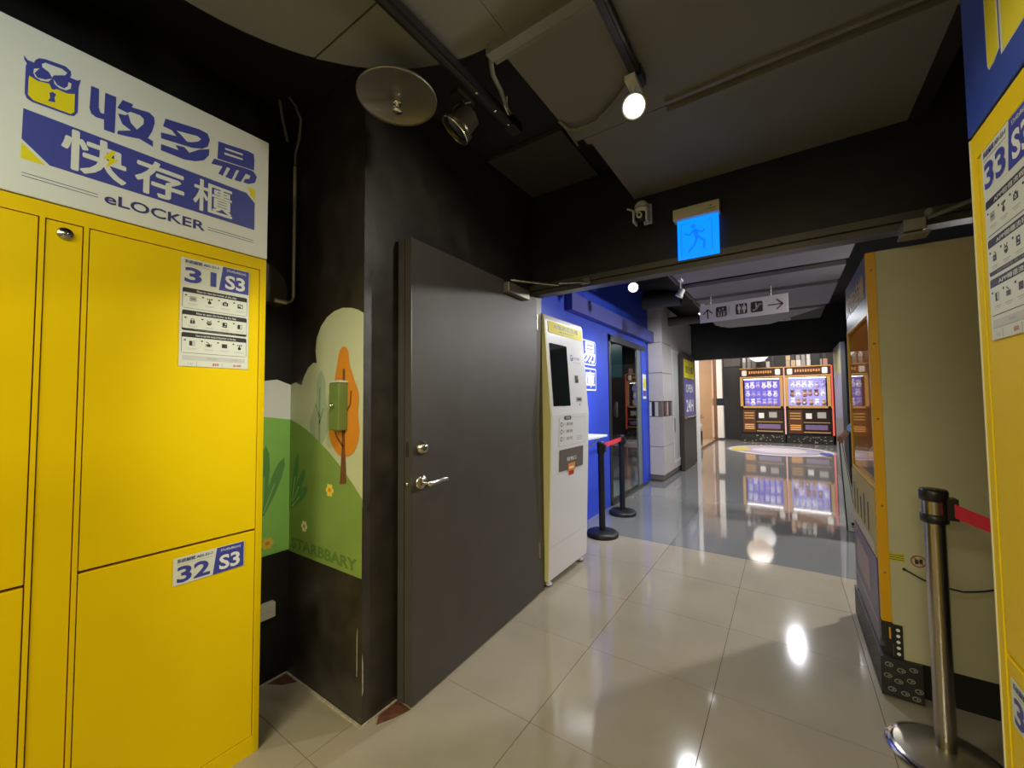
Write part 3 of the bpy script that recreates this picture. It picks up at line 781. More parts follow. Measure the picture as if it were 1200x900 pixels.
m.rect(m_hill_lit, 0.70, 1.059, 0.61, 0.80, 0.0058, A)
m.build('bush', mu)
m = MB()
for i, (a, l) in enumerate(((78, .36), (58, .30), (38, .24))):
    leaf(m, B, -2.085, 0.82, l * .8, a, .022, 0.0026 + i * .0005, m_bush2)
m.build('bush', mu)
def flower(P, u, v, r, mt, n=0.0066, k=6):
    m = MB()
    for i in range(k):
        t = 2 * math.pi * i / k
        m.ell(mt, u + r * .6 * math.cos(t), v + r * .6 * math.sin(t), r * .33, r * .33, n + i * .00005, P, 10)
    m.ell(porange, u, v, r * .3, r * .3, n + .0006, P, 10)
    m.build('flower', mu)
flower(A, 0.955, 0.665, 0.032, m_petal2)
flower(B, -1.745, 0.945, 0.034, m_petal2, .003)
flower(B, -1.960, 0.745, 0.030, m_petal, .003)
MB().text(m_text, 'STARBBARY', -2.075, -1.535, 0.622, 0.675, 0.0030, B, 0.03).build('mural_lettering', mu)

# ---- small things on the near walls
t = thing('switch_box', 'small green painted wall box with a round knob over the orange tree', 'box', (-1.655, 1.03, 1.27))
MB().box(green_box, -1.685, -1.610, 1.012, 1.057, 1.225, 1.435).build('box_body', t, bevel=.004)
MB().box(mat('box_pale_top', (0.5, 0.5, 0.38), .5), -1.687, -1.608, 1.010, 1.057, 1.436, 1.445).build('top_flange', t)
MB().lathe(chrome, [(0, .018), (.008, .016), (.010, .008), (.006, 0)], (-1.648, 1.012, 1.335), (0, -1, 0), 14).build('knob', t)
t = thing('wall_outlet_cover', 'white metal cover plate low on the black wall beside the locker', 'cover plate', (-2.1, 0.90, 0.31))
MB().box(mat('outlet_cream', (0.62, 0.58, 0.48), .45), -2.109, -2.075, 0.80, 0.985, 0.315, 0.385).build('cover', t, bevel=.003)
MB().box(pgrey, -2.0752, -2.0745, 0.83, 0.96, 0.349, 0.351).build('cover_slot', t)
t = thing('wall_siren', 'black half round siren on the wall behind the locker top', 'siren', (-2.10, 0.86, 1.92))
MB().box(mat('siren_grey', (0.10, 0.095, 0.085), .4), -2.109, -2.06, 0.79, 0.87, 1.80, 2.03).build('mounting_plate', t, bevel=.004)
hs = MB(); PY = []
for i in range(9):
    aa = math.radians(-35 + 125 * i / 8)
    PY.append((0.87 + 0.125 * math.cos(aa), 1.895 + 0.125 * math.sin(aa)))
hs.prism(mat('siren_shell', (0.05, 0.045, 0.042), .35), [(0.86, 1.83), (0.93, 1.835)] + PY + [(0.86, 2.02)], 0.0, 0.075, FX(-2.10))
hs.build('shell', t, bevel=.01)
t = thing('wall_conduit', 'pale metal conduit running down the corner to the siren', 'pipe', (-2.05, 1.03, 1.85))
MB().tube(galv, [(-2.05, 1.035, 2.56), (-2.05, 1.035, 1.885)], .0085).build('pipe', t)
MB().tube(galv, [(-2.05, 1.035, 1.885), (-2.046, 1.025, 1.862), (-2.035, 1.00, 1.848), (-2.02, 0.975, 1.842)], .006).tube(galv, [(-2.02, .985, 1.842), (-2.02, 0.93, 1.845)], .011).build('elbow', t)
MB().tube(conduit_dk, [(-2.05, 1.035, 2.56), (-2.04, 1.03, 2.62), (-1.98, 1.02, 2.68), (-1.93, 1.0, 2.74), (-1.94, .98, 2.80), (-1.98, .97, 2.855)], .006).tube(conduit_dk, [(-2.06, 1.0, 2.68), (-2.05, .97, 2.78), (-2.04, .95, 2.858)], .007).build('loose_cable', t)

# ================================================================ GREY DOOR (open against the pier)
hx, hy = -1.452, 2.440
fx_, fy_ = -1.396, 1.236
du = Vector((hx - fx_, hy - fy_, 0)); DL = du.length
DP = PL((fx_, fy_, 0.0), du, (0, 0, 1))           # u from the free edge to the hinge, n towards the corridor
dr = thing('fire_door', 'dark grey metal door leaf standing open, steel lever handle and closer', 'door', (hx, hy, 0))
tag(MB().box(door_grey, 0, DL, 0.012, 2.105, -0.045, 0, DP).build('door_leaf', dr, bevel=.002), None)
MB().box(mat('door_edge_metal', (0.085, 0.08, 0.068), .35, .3, var=.1), -0.002, 0.02, 0.012, 2.112, -0.085, -0.046, DP).box(mat('door_edge_metal', (0, 0, 0)), 0.02, 0.04, .012, 2.10, -0.085, -0.075, DP).box(mat('door_edge_metal', (0, 0, 0)), -0.004, 0.0, .012, 2.11, -0.006, 0.0012, DP).build('edge_profile', dr)
k = MB().lathe(steel, [(0.0, .030), (.016, .030), (.022, .024), (.031, .010), (.032, 0)], DP.p(.060, 1.135), DP.n, 26)
k.box(pblack, -.002, .002, -.008, .008, 0, .001, PL(DP.p(.060, 1.135, .0305), DP.u, DP.v))
k.build('deadbolt', dr)
k = MB().lathe(steel, [(0.0, .014), (.012, .014), (.030, .010), (.033, 0)], DP.p(.060, 0.978), DP.n, 26)
k.lathe(chrome, [(.011, 0), (.011, .045), (.014, .05), (.014, .062), (0, .064)], DP.p(.060, .978), DP.n, 18)
k.tube(chrome, [DP.p(.055, .978, .054), DP.p(.10, .980, .056), DP.p(.145, .983, .056), DP.p(.185, .978, .050)], [.012, .0105, .0095, .008], 12)
k.build('lever_handle', dr)
MB().box(chrome, 0.015, 0.022, 1.08, 1.18, -0.047, -0.020, DP).box(chrome, -0.0035, -0.002, 1.10, 1.165, -0.034, -0.018, DP).build('lock_faceplate', dr)
MB().lathe(chrome, [(0, .010), (.008, .010), (.010, 0)], DP.p(-.001, .978, -.026), -DP.u, 12).build('latch_bolt', dr)
cl = MB().box(dull_metal, DL - .44, DL - .18, 2.02, 2.085, .001, .045, DP).build('door_closer', dr, bevel=.004)
MB().lathe(steel, [(0, .018), (.016, .018), (.018, 0)], DP.p(DL - .40, 2.085, .024), (0, 0, 1), 14).tube(steel, [DP.p(DL - .40, 2.105, .024), (-1.20, 2.30, 2.10)], .008, 8).tube(steel, [(-1.20, 2.30, 2.112), (-1.06, 2.425, 2.125)], .007, 8).box(steel, -1.09, -1.03, 2.41, 2.43, 2.11, 2.145).build('closer_arm', cl)
for z in (0.25, 1.05, 1.85):
    MB().tube(steel, [(hx - .004, hy + .004, z), (hx - .004, hy + .004, z + .11)], .009, 8).build('hinge', dr)

# closer of the other leaf, on the door head
t = thing('door_closer', 'grey door closer with a long arm under the door head above the cream panel', 'door closer', (0.47, 2.40, 2.05))
MB().box(dull_metal, 0.435, 0.505, 2.33, 2.43, 2.055, 2.105).box(dull_metal, 0.43, 0.52, 2.35, 2.43, 2.04, 2.053).build('closer_body', t, bevel=.003)
MB().tube(mat('closer_arm_grey', (.22, .22, .20), .5), [(0.475, 2.36, 2.06), (0.52, 2.37, 2.13)], .009, 8).tube(mat('closer_arm_grey', (0, 0, 0)), [(0.515, 2.365, 2.105), (0.70, 2.38, 2.165)], .008, 8).lathe(mat('closer_arm_grey', (0, 0, 0)), [(0, .015), (.014, .015), (.014, -.01), (0, -.01)], (0.52, 2.365, 2.13), (0, -1, 0), 14).build('closer_arm', t)

# ================================================================ KIOSK
K = thing('service_kiosk', 'tall white self service kiosk with black screen and yellow top beside the grey door', 'kiosk', (-1.55, 2.87, 0))
KY0, KY1 = 2.535, 3.205
prof = [(-1.66, 0.05), (-1.438, 0.05), (-1.398, 1.24), (-1.404, 1.30), (-1.446, 1.95), (-1.456, 1.985), (-1.475, 1.995), (-1.66, 1.995)]
SP = PL((0, KY0, 0), (1, 0, 0), (0, 0, 1))        # n = -y
MB().prism(kiosk_white, prof, -(KY1 - KY0), -0.012, SP).build('cabinet', K, bevel=.006)
MB().prism(cream_side, [(x - .0005, z) for x, z in prof], -0.011, 0.0, SP).build('side_panel', K, bevel=.002)
lo = PL((-1.438, 0, 0.05), (0, 1, 0), (0.040, 0, 1.19))
def lz(z): return (z - 0.05) * math.hypot(.040, 1.19) / 1.19
upv = Vector((-0.042, 0, 0.65)); UL = upv.length / 0.65
hi = PL((-1.404, 0, 1.30), (0, 1, 0), upv)
def hz(z): return (z - 1.30) * UL
m = MB(); m.rrect(pyellow, 2.585, 3.17, hz(1.855), hz(1.945), .015, .003, hi, 0.0)
m.text(pblack, 'AI智能寄物櫃', 2.67, 3.09, hz(1.895), hz(1.932), .0034, hi, .01)
m.text(pblack, 'SMART STORAGE LOCKER', 2.75, 3.0, hz(1.872), hz(1.882), .0034, hi, .005)
m.build('header_panel', K)
MB().rrect(dark_glass, 2.585, 2.865, hz(1.305), hz(1.775), .006, .0025, hi, 0.0).build('screen', K)
m = MB(); m.ell(navy, 2.945, hz(1.69), .026, .026, .0012, hi, 20); m.ell(kiosk_white, 2.945, hz(1.69), .018, .018, .0016, hi, 16); m.ell(navy, 2.95, hz(1.685), .010, .010, .002, hi, 12)
m.text(navy, 'LOCKER', 2.985, 3.10, hz(1.68), hz(1.70), .0012, hi, .005); m.text(pgrey, '收多易 智能櫃', 2.96, 3.11, hz(1.648), hz(1.66), .0012, hi)
m.build('brand_print', K)
m = MB(); m.box(pblack, 2.985, 3.035, hz(1.49), hz(1.55), 0, .004, hi); m.box(steel, 3.005, 3.03, hz(1.50), hz(1.52), .004, .008, hi)
m.build('coin_slot', K)
m = MB(); m.box(pgrey, 2.985, 3.085, hz(1.335), hz(1.375), 0, .003, hi); m.box(pblack, 2.995, 3.065, hz(1.345), hz(1.365), .003, .0045, hi); m.ell(pblack, 3.04, hz(1.312), .008, .008, .001, hi, 12)
m.build('card_reader', K)
m = MB()
m.rrect(pgrey, 2.66, 3.13, lz(1.0), lz(1.215), .01, .001, lo); m.rrect(kiosk_white, 2.662, 3.128, lz(1.002), lz(1.213), .01, .0014, lo)
m.rrect(pblack, 2.74, 2.86, lz(1.198), lz(1.228), .012, .0018, lo); m.text(pwhite, '流程', 2.765, 2.835, lz(1.204), lz(1.222), .0022, lo)
for q, s in enumerate(('取物', '寄物', '支付')):
    zz = 1.165 - q * .055
    m.ell(pblack, 2.70, lz(zz), .018, .018, .0018, lo, 18); m.ell(kiosk_white, 2.70, lz(zz), .012, .012, .0022, lo, 14)
    m.text(pgrey, '0%d' % (q + 1), 2.73, 2.76, lz(zz - .012), lz(zz + .012), .0018, lo); m.text(pblack, s, 2.78, 2.89, lz(zz - .012), lz(zz + .012), .0018, lo)
for q in range(3):
    m.rect(pgrey, 2.97, 3.07, lz(1.06 - .015 * q), lz(1.064 - .015 * q), .0018, lo)
m.build('instruction_print', K)
m = MB(); m.box(mat('tray_grey', (.20, .17, .15), .35, .4), 2.675, 3.085, lz(.815), lz(.975), 0, .006, lo); m.text(pwhite, '取物口', 2.79, 2.95, lz(.88), lz(.91), .0066, lo, .01)
m.build('pickup_flap', K)
m = MB(); m.rect(porange, 2.81, 2.93, lz(.80), lz(.86), .0072, lo); m.rect(pwhite, 2.83, 2.91, lz(.818), lz(.832), .0078, lo); m.rect(pred, 2.835, 2.925, lz(.765), lz(.80), .0016, lo)
m.build('orange_label', K)
MB().box(pgrey, KY0 + .01, KY1 - .03, lz(.287), lz(.289), 0, .0006, lo).build('panel_seam', K)
for x, y in ((-1.475, 2.60), (-1.475, 3.14), (-1.62, 2.60), (-1.62, 3.14)):
    c = MB().lathe(white_pl, [(0, .05), (.012, .05), (.012, .026), (.028, .022), (.03, .006), (.026, 0), (0, 0)], (x, y, 0), (0, 0, 1), 18)
    c.lathe(pblack, [(.031, .004), (.031, .010)], (x, y, 0), (0, 0, 1), 18)
    c.build('foot', K)

# ================================================================ BLUE SHOP FRONT
bp = FX(-1.88)
for s, y0, y1, z0, z1, box_ in (('多', 3.62, 4.00, 1.765, 2.02, 0), ('易', 4.13, 4.50, 1.765, 2.02, 0), ('庫', 4.16, 4.49, 1.475, 1.70, 1)):
    m = MB()
    lw = mat('letter_white', (.75, .78, .9), .4)
    if box_:
        m.rrect(lw, y0 - .02, y1 + .02, z0 - .02, z1 + .02, .02, .012, bp, 0.0)
        m.rrect(blue_wall, y0, y1, z0, z1, .015, .013, bp); m.text(lw, s, y0 + .03, y1 - .03, z0 + .02, z1 - .02, .015, bp, .03)
        nm = 'white framed 庫 letter on the blue wall above the shelf'
    else:
        m.rrect(lw, y0 - .02, y1 + .02, z0 - .015, z1 + .02, .05, .010, bp, 0.0)
        m.rrect(blue_wall, y0 - .002, y1 + .002, z0 + .002, z1 + .003, .04, .012, bp)
        m.text(lw, s, y0 + .02, y1 - .02, z0 + .015, z1 - .01, .015, bp, .035)
        nm = 'white outlined %s letter on the blue wall%s' % (s, ' above the framed letter' if s == '易' else ', mostly behind the kiosk')
    tag(m.build('wall_letter'), nm, 'letter', 'letters on the blue wall')
t = thing('wall_shelf', 'white shelf on brackets sticking out from the blue wall behind the kiosk', 'shelf', (-1.75, 3.9, .9))
MB().box(white_pl, -1.88, -1.60, 3.45, 4.15, .955, .975).build('shelf_board', t, bevel=.002)
for y in (3.6, 4.06):
    MB().box(white_pl, -1.879, -1.865, y, y + .03, .78, .955).tube(white_pl, [(-1.87, y + .015, .79), (-1.75, y + .015, .86), (-1.66, y + .015, .95)], .008, 8).build('bracket', t)
d3 = thing('sliding_glass_door', 'glass sliding door with black frame in the blue wall', 'door', (-1.9, 5.8, 0))
MB().box(black_pl, -1.93, -1.872, 4.95, 5.03, 0, 2.20).box(black_pl, -1.93, -1.872, 4.95, 6.60, 2.12, 2.20).box(mat('threshold', (.07, .075, .075), .3, .4), -1.95, -1.86, 4.98, 6.60, 0, .035).build('door_frame', d3)
MB().box(glass, -1.905, -1.895, 5.03, 6.18, .06, 2.12).build('glass_pane', d3)
MB().box(mat('edge_grey', (.16, .18, .17), .3), -1.91, -1.885, 6.18, 6.36, .035, 2.12).build('side_stile', d3)
MB().box(steel, -1.892, -1.872, 5.22, 5.25, 1.12, 1.32).build('pull_handle', d3)
MB().box(blue_wall, -1.93, -1.872, 6.36, 6.60, .035, 2.12).build('fixed_panel', d3)
m = MB(); q = FX(-1.8715)
m.rect(pwhite, 6.40, 6.58, 1.36, 1.75, .001, q); m.rect(pyellow, 6.41, 6.57, 1.52, 1.68, .0015, q); m.rect(blue, 6.41, 6.57, 1.40, 1.49, .0015, q)
for z in (1.55, 1.59, 1.63): m.rect(pgrey, 6.44, 6.54, z, z + .01, .002, q)
tag(m.build('notice_sticker', d3), 'small white and yellow notice')
# shop behind the glass
random.seed(11)
sr = thing('display_rack', 'dark rack of pink and white goods seen through the glass door', 'shelf rack', (-3.6, 5.6, 0))
MB().box(black_pl, -3.9, -3.86, 4.4, 8.4, 0, 2.1).build('rack_panel', sr)
for z in (.35, .75, 1.15, 1.55, 1.95):
    MB().box(mat('rack_shelf', (.25, .15, .12), .5), -3.86, -3.45, 4.4, 8.4, z, z + .03).build('shelf', sr)
gm = [mat('goods_pink', (.55, .12, .16), .5), mat('goods_white', (.6, .58, .56), .5), mat('goods_red', (.45, .03, .02), .5), mat('goods_tan', (.35, .18, .09), .5), mat('goods_dark', (.05, .05, .06), .5)]
for zi, z in enumerate((.38, .78, 1.18, 1.58)):
    y = 4.5; kk = 0
    while y < 8.2:
        wd = random.uniform(.14, .24)
        gi = random.randrange(5)
        o = MB().box(gm[gi], -3.75, -3.5, y, y + wd, z + .002, z + random.uniform(.14, .28)).build('goods_box', bevel=.01)
        tag(o, '%s goods box, %s from the near end, %s shelf of the shop rack' % (('pink', 'white', 'red', 'tan', 'black')[gi], ordinal(kk), ('lowest', 'second', 'third', 'top')[zi]), 'box', 'goods boxes on the shop rack')
        kk += 1
        y += wd + random.uniform(.08, .2)
t = thing('orange_post', 'orange lit post inside the shop behind the glass', 'post', (-2.6, 6.5, 0))
MB().box(mat('post_orange', (.45, .12, .04), .4), -2.68, -2.54, 6.42, 6.56, 0, 1.75).box(black_pl, -2.70, -2.52, 6.40, 6.58, 1.75, 1.95).build('post_body', t)
tag(MB().box(mat('shop_screen', (.02, .08, .10), .2), -3.3, -2.4, 7.0, 7.05, 1.75, 2.35).build('hanging_panel'), 'dark teal panel hanging inside the shop', 'panel')
t = thing('shop_bin', 'grey wire basket on the shop floor behind the glass', 'basket', (-2.35, 5.9, 0))
bb = MB()
for q in range(14):
    a = 2 * math.pi * q / 14
    bb.tube(steel, [(-2.35 + .13 * math.cos(a), 5.9 + .13 * math.sin(a), 0), (-2.35 + .17 * math.cos(a), 5.9 + .17 * math.sin(a), .42)], .004, 5)
bb.lathe(steel, [(.17, .41), (.175, .42), (.17, .43)], (-2.35, 5.9, 0)).lathe(steel, [(0, .01), (.13, .01), (.13, 0), (0, 0)], (-2.35, 5.9, 0))
bb.build('wire_body', t)

# ================================================================ STANCHIONS
def belt(t, a, b, sag, z, hgt_, m, name='belt'):
    mb = MB(); n = 14; vs = []
    a = Vector(a); b = Vector(b)
    side = (b - a).cross(Vector((0, 0, 1))).normalized() * .001
    for i in range(n + 1):
        q = i / n
        p = a.lerp(b, q); p.z = z - sag * 4 * q * (1 - q)
        for s in (side, -side):
            vs += [p + s + Vector((0, 0, hgt_ / 2)), p + s - Vector((0, 0, hgt_ / 2))]
    fs = []
    for i in range(n):
        k, l = 4 * i, 4 * i + 4
        fs += [(k, k + 1, l + 1, l), (k + 2, l + 2, l + 3, k + 3), (k, l, l + 2, k + 2), (k + 1, k + 3, l + 3, l + 1)]
    return mb.add(vs, fs, m).build(name, t)
def stanchion(label, x, y, black=True, r0=.165):
    t = thing('belt_stanchion', label, 'stanchion', (x, y, 0), None)
    if black:
        MB().lathe(black_pl, [(0, 0), (.155, 0), (.158, .008), (.158, .03), (.14, .045), (.05, .055), (0, .056)], (x, y, 0), seg=36).build('base', t)
        MB().lathe(black_pl, [(.031, .055), (.031, .80)], (x, y, 0)).build('pole', t)
        MB().lathe(black_pl, [(.031, .80), (.038, .81), (.038, .91), (.035, .93), (0, .935)], (x, y, 0)).box(black_pl, x + .02, x + .05, y - .02, y + .02, .83, .90).build('belt_head', t)
    else:
        MB().lathe(chrome, [(0, 0), (.168, 0), (.172, .006), (.165, .016), (.15, .022), (.145, .024)], (x, y, 0), seg=48).lathe(mat('base_top', (.32, .29, .22), .3, .8), [(.146, .023), (.10, .034), (.05, .045), (.034, .048), (0, .048)], (x, y, 0), seg=40).build('base', t)
        MB().lathe(steel, [(.030, .045), (.030, .885)], (x, y, 0), seg=32).build('pole', t)
        hd = MB().lathe(black_pl, [(.030, .872), (.040, .876), (.040, .905), (.0345, .908)], (x, y, 0), seg=32)
        hd.lathe(steel, [(.0345, .905), (.0345, .96)], (x, y, 0), seg=32)
        hd.lathe(black_pl, [(.0345, .955), (.040, .958), (.041, .992), (.037, .999), (0, 1.0)], (x, y, 0), seg=32)
        hd.box(black_pl, x + .028, x + .058, y - .035, y + .01, .893, .972)
        hd.build('belt_head', t, bevel=.0)
    return t
st = stanchion('front black belt stanchion beside the white kiosk', -1.552, 3.84)
belt(st, (-1.54, 3.87, 0), (-1.625, 4.65, 0), .0, .885, .048, red_belt)
stanchion('rear black belt stanchion in front of the glass door', -1.635, 4.68)
st = stanchion('brushed steel belt stanchion with black head before the cream cabinet side', .451, 2.176, False)
belt(st, (.495, 2.145, 0), (.90, 1.74, 0), .045, .932, .050, red_belt)
stanchion('steel belt stanchion out of view behind the right locker', .93, 1.71, False)

# ================================================================ HEADER FITTINGS
t = thing('exit_sign', 'glowing blue running man exit sign hanging on the black door head', 'exit sign', (-.385, 2.43, 2.15))
MB().box(mat('exit_housing', (.62, .58, .46), .45), -.508, -.268, 2.40, 2.468, 2.375, 2.438).build('housing', t, bevel=.003)
MB().box(mat('exit_housing', (0, 0, 0)), -.43, -.275, 2.43, 2.468, 2.440, 2.452).build('mounting_rail', t)
eb = glow('exit_blue', (0.0, 0.20, 1.0), 1.6)
eb2 = glow('exit_blue_dark', (0.0, 0.13, 0.85), 1.5)
MB().box(eb, -.490, -.276, 2.424, 2.436, 2.147, 2.374).build('lit_panel', t)
m = MB(); q = FYn(2.4235)
m.ell(eb2, -.405, 2.328, .012, .012, .0006, q, 16)
for ln, wd in (([(-.40, 2.31), (-.385, 2.26)], .022), ([(-.40, 2.305), (-.43, 2.28), (-.45, 2.295)], .009), ([(-.395, 2.305), (-.36, 2.285), (-.345, 2.30)], .009), ([(-.388, 2.262), (-.40, 2.22), (-.435, 2.185)], .012), ([(-.38, 2.262), (-.35, 2.235), (-.352, 2.19)], .012), ([(-.47, 2.17), (-.47, 2.35), (-.445, 2.35)], .004), ([(-.31, 2.17), (-.31, 2.35), (-.33, 2.35)], .004)):
    m.line(eb2, ln, wd, .0006, q)
m.build('running_man_print', t)
m = MB(); gp = mat('green_print', (.02, .25, .08), .5)
m.text(gp, 'safety', -.335, -.285, 2.392, 2.404, .0006, FYn(2.40)); m.flat(gp, [(-.32, 2.41), (-.305, 2.422), (-.305, 2.41)], .0006, FYn(2.40)); m.build('maker_mark', t)
t = thing('security_camera', 'small white dome security camera with stub antenna on the black door head', 'security camera', (-.68, 2.42, 2.42))
MB().box(white_pl, -.69, -.64, 2.45, 2.469, 2.42, 2.54).build('wall_bracket', t, bevel=.004)
MB().lathe(white_pl, [(0, .115), (.025, .112), (.040, .095), (.044, .07), (.042, .045), (.030, .04), (0, .04)], (-.684, 2.40, 2.425), (0, 0, 1), 28).lathe(pblack, [(.0445, .068), (.0445, .072)], (-.684, 2.40, 2.425)).build('housing', t)
for x_ in (-.728, -.652): MB().box(white_pl, x_, x_ + .012, 2.352, 2.425, 2.405, 2.48).build('yoke_arm', t, bevel=.005)
MB().ball(black_pl, (-.684, 2.385, 2.445), .036).lathe(white_pl, [(.017, .0), (.017, .006), (.010, .006)], (-.684, 2.349, 2.440), (0, -1, -.25), 18).lathe(dark_glass, [(.010, .006), (0, .007)], (-.684, 2.349, 2.440), (0, -1, -.25), 18).build('lens_ball', t)
MB().tube(white_pl, [(-.725, 2.41, 2.495), (-.775, 2.41, 2.525)], [.004, .006], 8).build('antenna', t)

# ================================================================ CEILING FITTINGS
t = thing('sprinkler_plate', 'round grey metal heat plate with a sprinkler head below the round ceiling', 'sprinkler', (-1.19, .965, 2.46))
o3 = (-1.175, .968, 2.49)
MB().lathe(dull_metal, [(0, .002), (.142, .002), (.146, -.004), (.147, .006), (0, .008)], o3, (0, 0, 1), 48).build('plate', t)
MB().lathe(chrome, [(.010, 0), (.010, -.014), (.016, -.016), (.016, -.022), (.006, -.024), (.006, -.045), (.018, -.047), (.018, -.050), (0, -.052)], o3, (0, 0, 1), 16).tube(chrome, [(-1.175, .960, 2.475), (-1.175, .953, 2.455), (-1.175, .966, 2.442)], .002, 6).tube(chrome, [(-1.175, .976, 2.475), (-1.175, .983, 2.455), (-1.175, .970, 2.442)], .002, 6).build('sprinkler_head', t)
MB().tube(conduit_dk, [(-1.175, .968, 2.498), (-1.175, .968, 2.599)], .013, 10).build('drop_pipe', t)
def track(name, label, x, y0, y1, z, wd=.035):
    t = thing(name, label, 'light track', (x, (y0 + y1) / 2, z))
    MB().box(black_pl, x - wd / 2, x + wd / 2, y0, y1, z, z + .03).build('rail', t)
    MB().box(pblack, x - .008, x + .008, y0 + .02, y1 - .02, z - .003, z).build('rail_slot', t)
    MB().box(black_pl, x - wd / 2 - .004, x + wd / 2 + .004, y1 - .06, y1 + .01, z - .006, z + .034).build('end_feed', t)
    return t
t = track('light_track', 'black light track from the round ceiling across the recess', -.965, -.35, 1.46, 2.555, .042)
for y in (1.18, 1.30, 1.40): MB().lathe(chrome, [(0, .004), (.006, .003), (.007, 0)], (-.965, y, 2.553), (0, 0, -1), 10).build('screw', t)
track('light_track', 'black light track running to the lit near spotlight', -.43, -.6, 1.52, 2.565, .035)
t = thing('ceiling_trunking', 'grey cable trunking across the ceiling with a loose flexible cable', 'cable duct', (-.62, 1.1, 2.56))
MB().box(conduit_dk, -.835, -.45, 1.075, 1.115, 2.565, 2.60).box(conduit_dk, -.835, -.45, 1.125, 1.14, 2.575, 2.60).build('trunking', t)
MB().tube(conduit_dk, [(-.84, 1.11, 2.59), (-.86, 1.14, 2.585), (-.875, 1.17, 2.575), (-.89, 1.24, 2.57), (-.92, 1.31, 2.575), (-.945, 1.37, 2.59), (-.96, 1.42, 2.60)], .009, 8).build('flexible_cable', t)
MB().tube(mat('cable_tie', (.7, .68, .6), .5), [(-.925, 1.31, 2.57), (-.955, 1.40, 2.575), (-.945, 1.47, 2.575)], .003, 6).tube(mat('cable_tie', (0, 0, 0)), [(-.93, 1.34, 2.573), (-.91, 1.31, 2.60)], .0025, 6).build('cable_tail', t)
t = thing('ceiling_conduit', 'grey painted conduit running to the lit near spotlight', 'pipe', (-.65, 1.66, 2.58))
MB().tube(conduit_dk, [(-.80, 1.56, 2.60), (-.785, 1.61, 2.585), (-.75, 1.635, 2.58), (-.66, 1.64, 2.58), (-.56, 1.58, 2.58), (-.45, 1.50, 2.585)], .009, 10).tube(conduit_dk, [(-.79, 1.61, 2.585), (-.775, 1.70, 2.55)], .005, 6).build('pipe', t)
def spot(label, p, tgt, r=.05, ln=.10, lit=None, body=black_pl, zt=2.56, cat='spotlight'):
    p = Vector(p); a = (Vector(tgt) - p).normalized()
    t = thing('track_spotlight', label, cat, tuple(p))
    MB().lathe(body, [(r * .55, -ln), (r * .8, -ln * .9), (r * .85, -ln * .35), (r, -ln * .3), (r * 1.02, 0), (r * .92, 0), (r * .85, -.012), (0, -.012)], p, a, 28).build('lamp_body', t)
    MB().lathe(lit or dark_glass, [(r * .84, -.010), (r * .6, -.006), (0, -.005)], p, a, 24).build('lamp_face', t)
    b = p - a * ln * .5
    MB().tube(body, [b, (b.x, b.y, zt)], .006, 8).box(body, b.x - .02, b.x + .02, b.y - .05, b.y + .05, zt - .02, zt).build('arm', t)
    return t
sp = spot('unlit black spotlight with gold rim hanging beside the round metal plate', (-1.05, 1.15, 2.42), (-1.40, .91, 1.92), .062, .095, None, mat('spot_bronze', (.06, .05, .035), .3, .7))
MB().lathe(mat('spot_rim', (.7, .66, .55), .25, .9), [(.0635, -.002), (.066, .001), (.0635, .003)], (-1.05, 1.15, 2.42), Vector((-.35, -.24, -.50)), 28).build('rim', sp)
MB().tube(conduit_dk, [(-1.0, 1.19, 2.54), (-1.05, 1.16, 2.53), (-1.06, 1.15, 2.51), (-1.0, 1.16, 2.49)], .003, 6).build('power_cord', sp)
spot('lit near spotlight glowing warm white on the ceiling track', (-.435, 1.455, 2.44), (-.22, .6, 1.6), .043, .10, bulb, white_pl)
track('light_track', 'black light track behind the door head over the corridor', -.93, 3.4, 6.3, 2.60)
bs_ = spot('bright spotlight over the blue wall behind the door head', (-1.20, 3.86, 2.44), (-.9, 2.6, 1.7), .05, .09, bulb2, white_pl)
MB().tube(steel, [(-1.20, 3.9, 2.55), (-.94, 4.0, 2.61)], .010, 8).build('side_arm', bs_)
spot('unseen spotlight added on the near track to brighten the sign', (-.43, -.28, 2.44), (-1.7, -.1, 2.0), .043, .10, bulb, white_pl)  # fixture for the added sign light, out of view
spot('unseen spotlight added on the near track to brighten the mural corner', (-.43, .42, 2.44), (-2.1, 1.0, 1.0), .043, .10, bulb, white_pl)  # fixture for the added mural corner light, out of view
spot('small white spotlight aimed down left of the direction sign', (-.90, 4.42, 2.42), (-1.15, 4.45, 2.0), .038, .09, bulb2, white_pl, 2.6)
spot('spotlight partly hidden behind the direction sign', (-.90, 5.75, 2.46), (-1.2, 5.6, 2.0), .04, .09, bulb2, white_pl, 2.6)
t = thing('ceiling_downlight', 'round lit downlight on the far black bulkhead', 'ceiling light', (0.02, 8.0, 2.64))
MB().lathe(white_pl, [(.06, .06), (.08, .0), (.085, .0), (.065, .07), (0, .07)], (0.02, 8.02, 2.65)).lathe(bulb2, [(.062, .02), (.04, .012), (0, .01)], (0.02, 8.02, 2.65)).build('lamp_body', t)
tag(MB().tube(mat('duct_dark', (.07, .065, .06), .6), [(-1.80, 6.3, 2.86), (-1.25, 6.3, 2.86)], .11, 20).build('air_duct'), 'dark round air duct above the tiled column', 'duct')
tag(MB().lathe(mat('duct_dark', (0, 0, 0)), [(0, 0), (.30, 0), (.30, .05), (0, .05)], (-1.75, 6.85, 2.97), seg=32).build('ceiling_disc'), 'round dark disc on top of the tiled column', 'ceiling disc')
tag(MB().tube(mat('duct_dark', (0, 0, 0)), [(-1.9, 7.4, 2.72), (-.97, 7.4, 2.72)], .08, 16).build('air_duct'), 'dark pipe crossing behind the direction sign', 'duct')
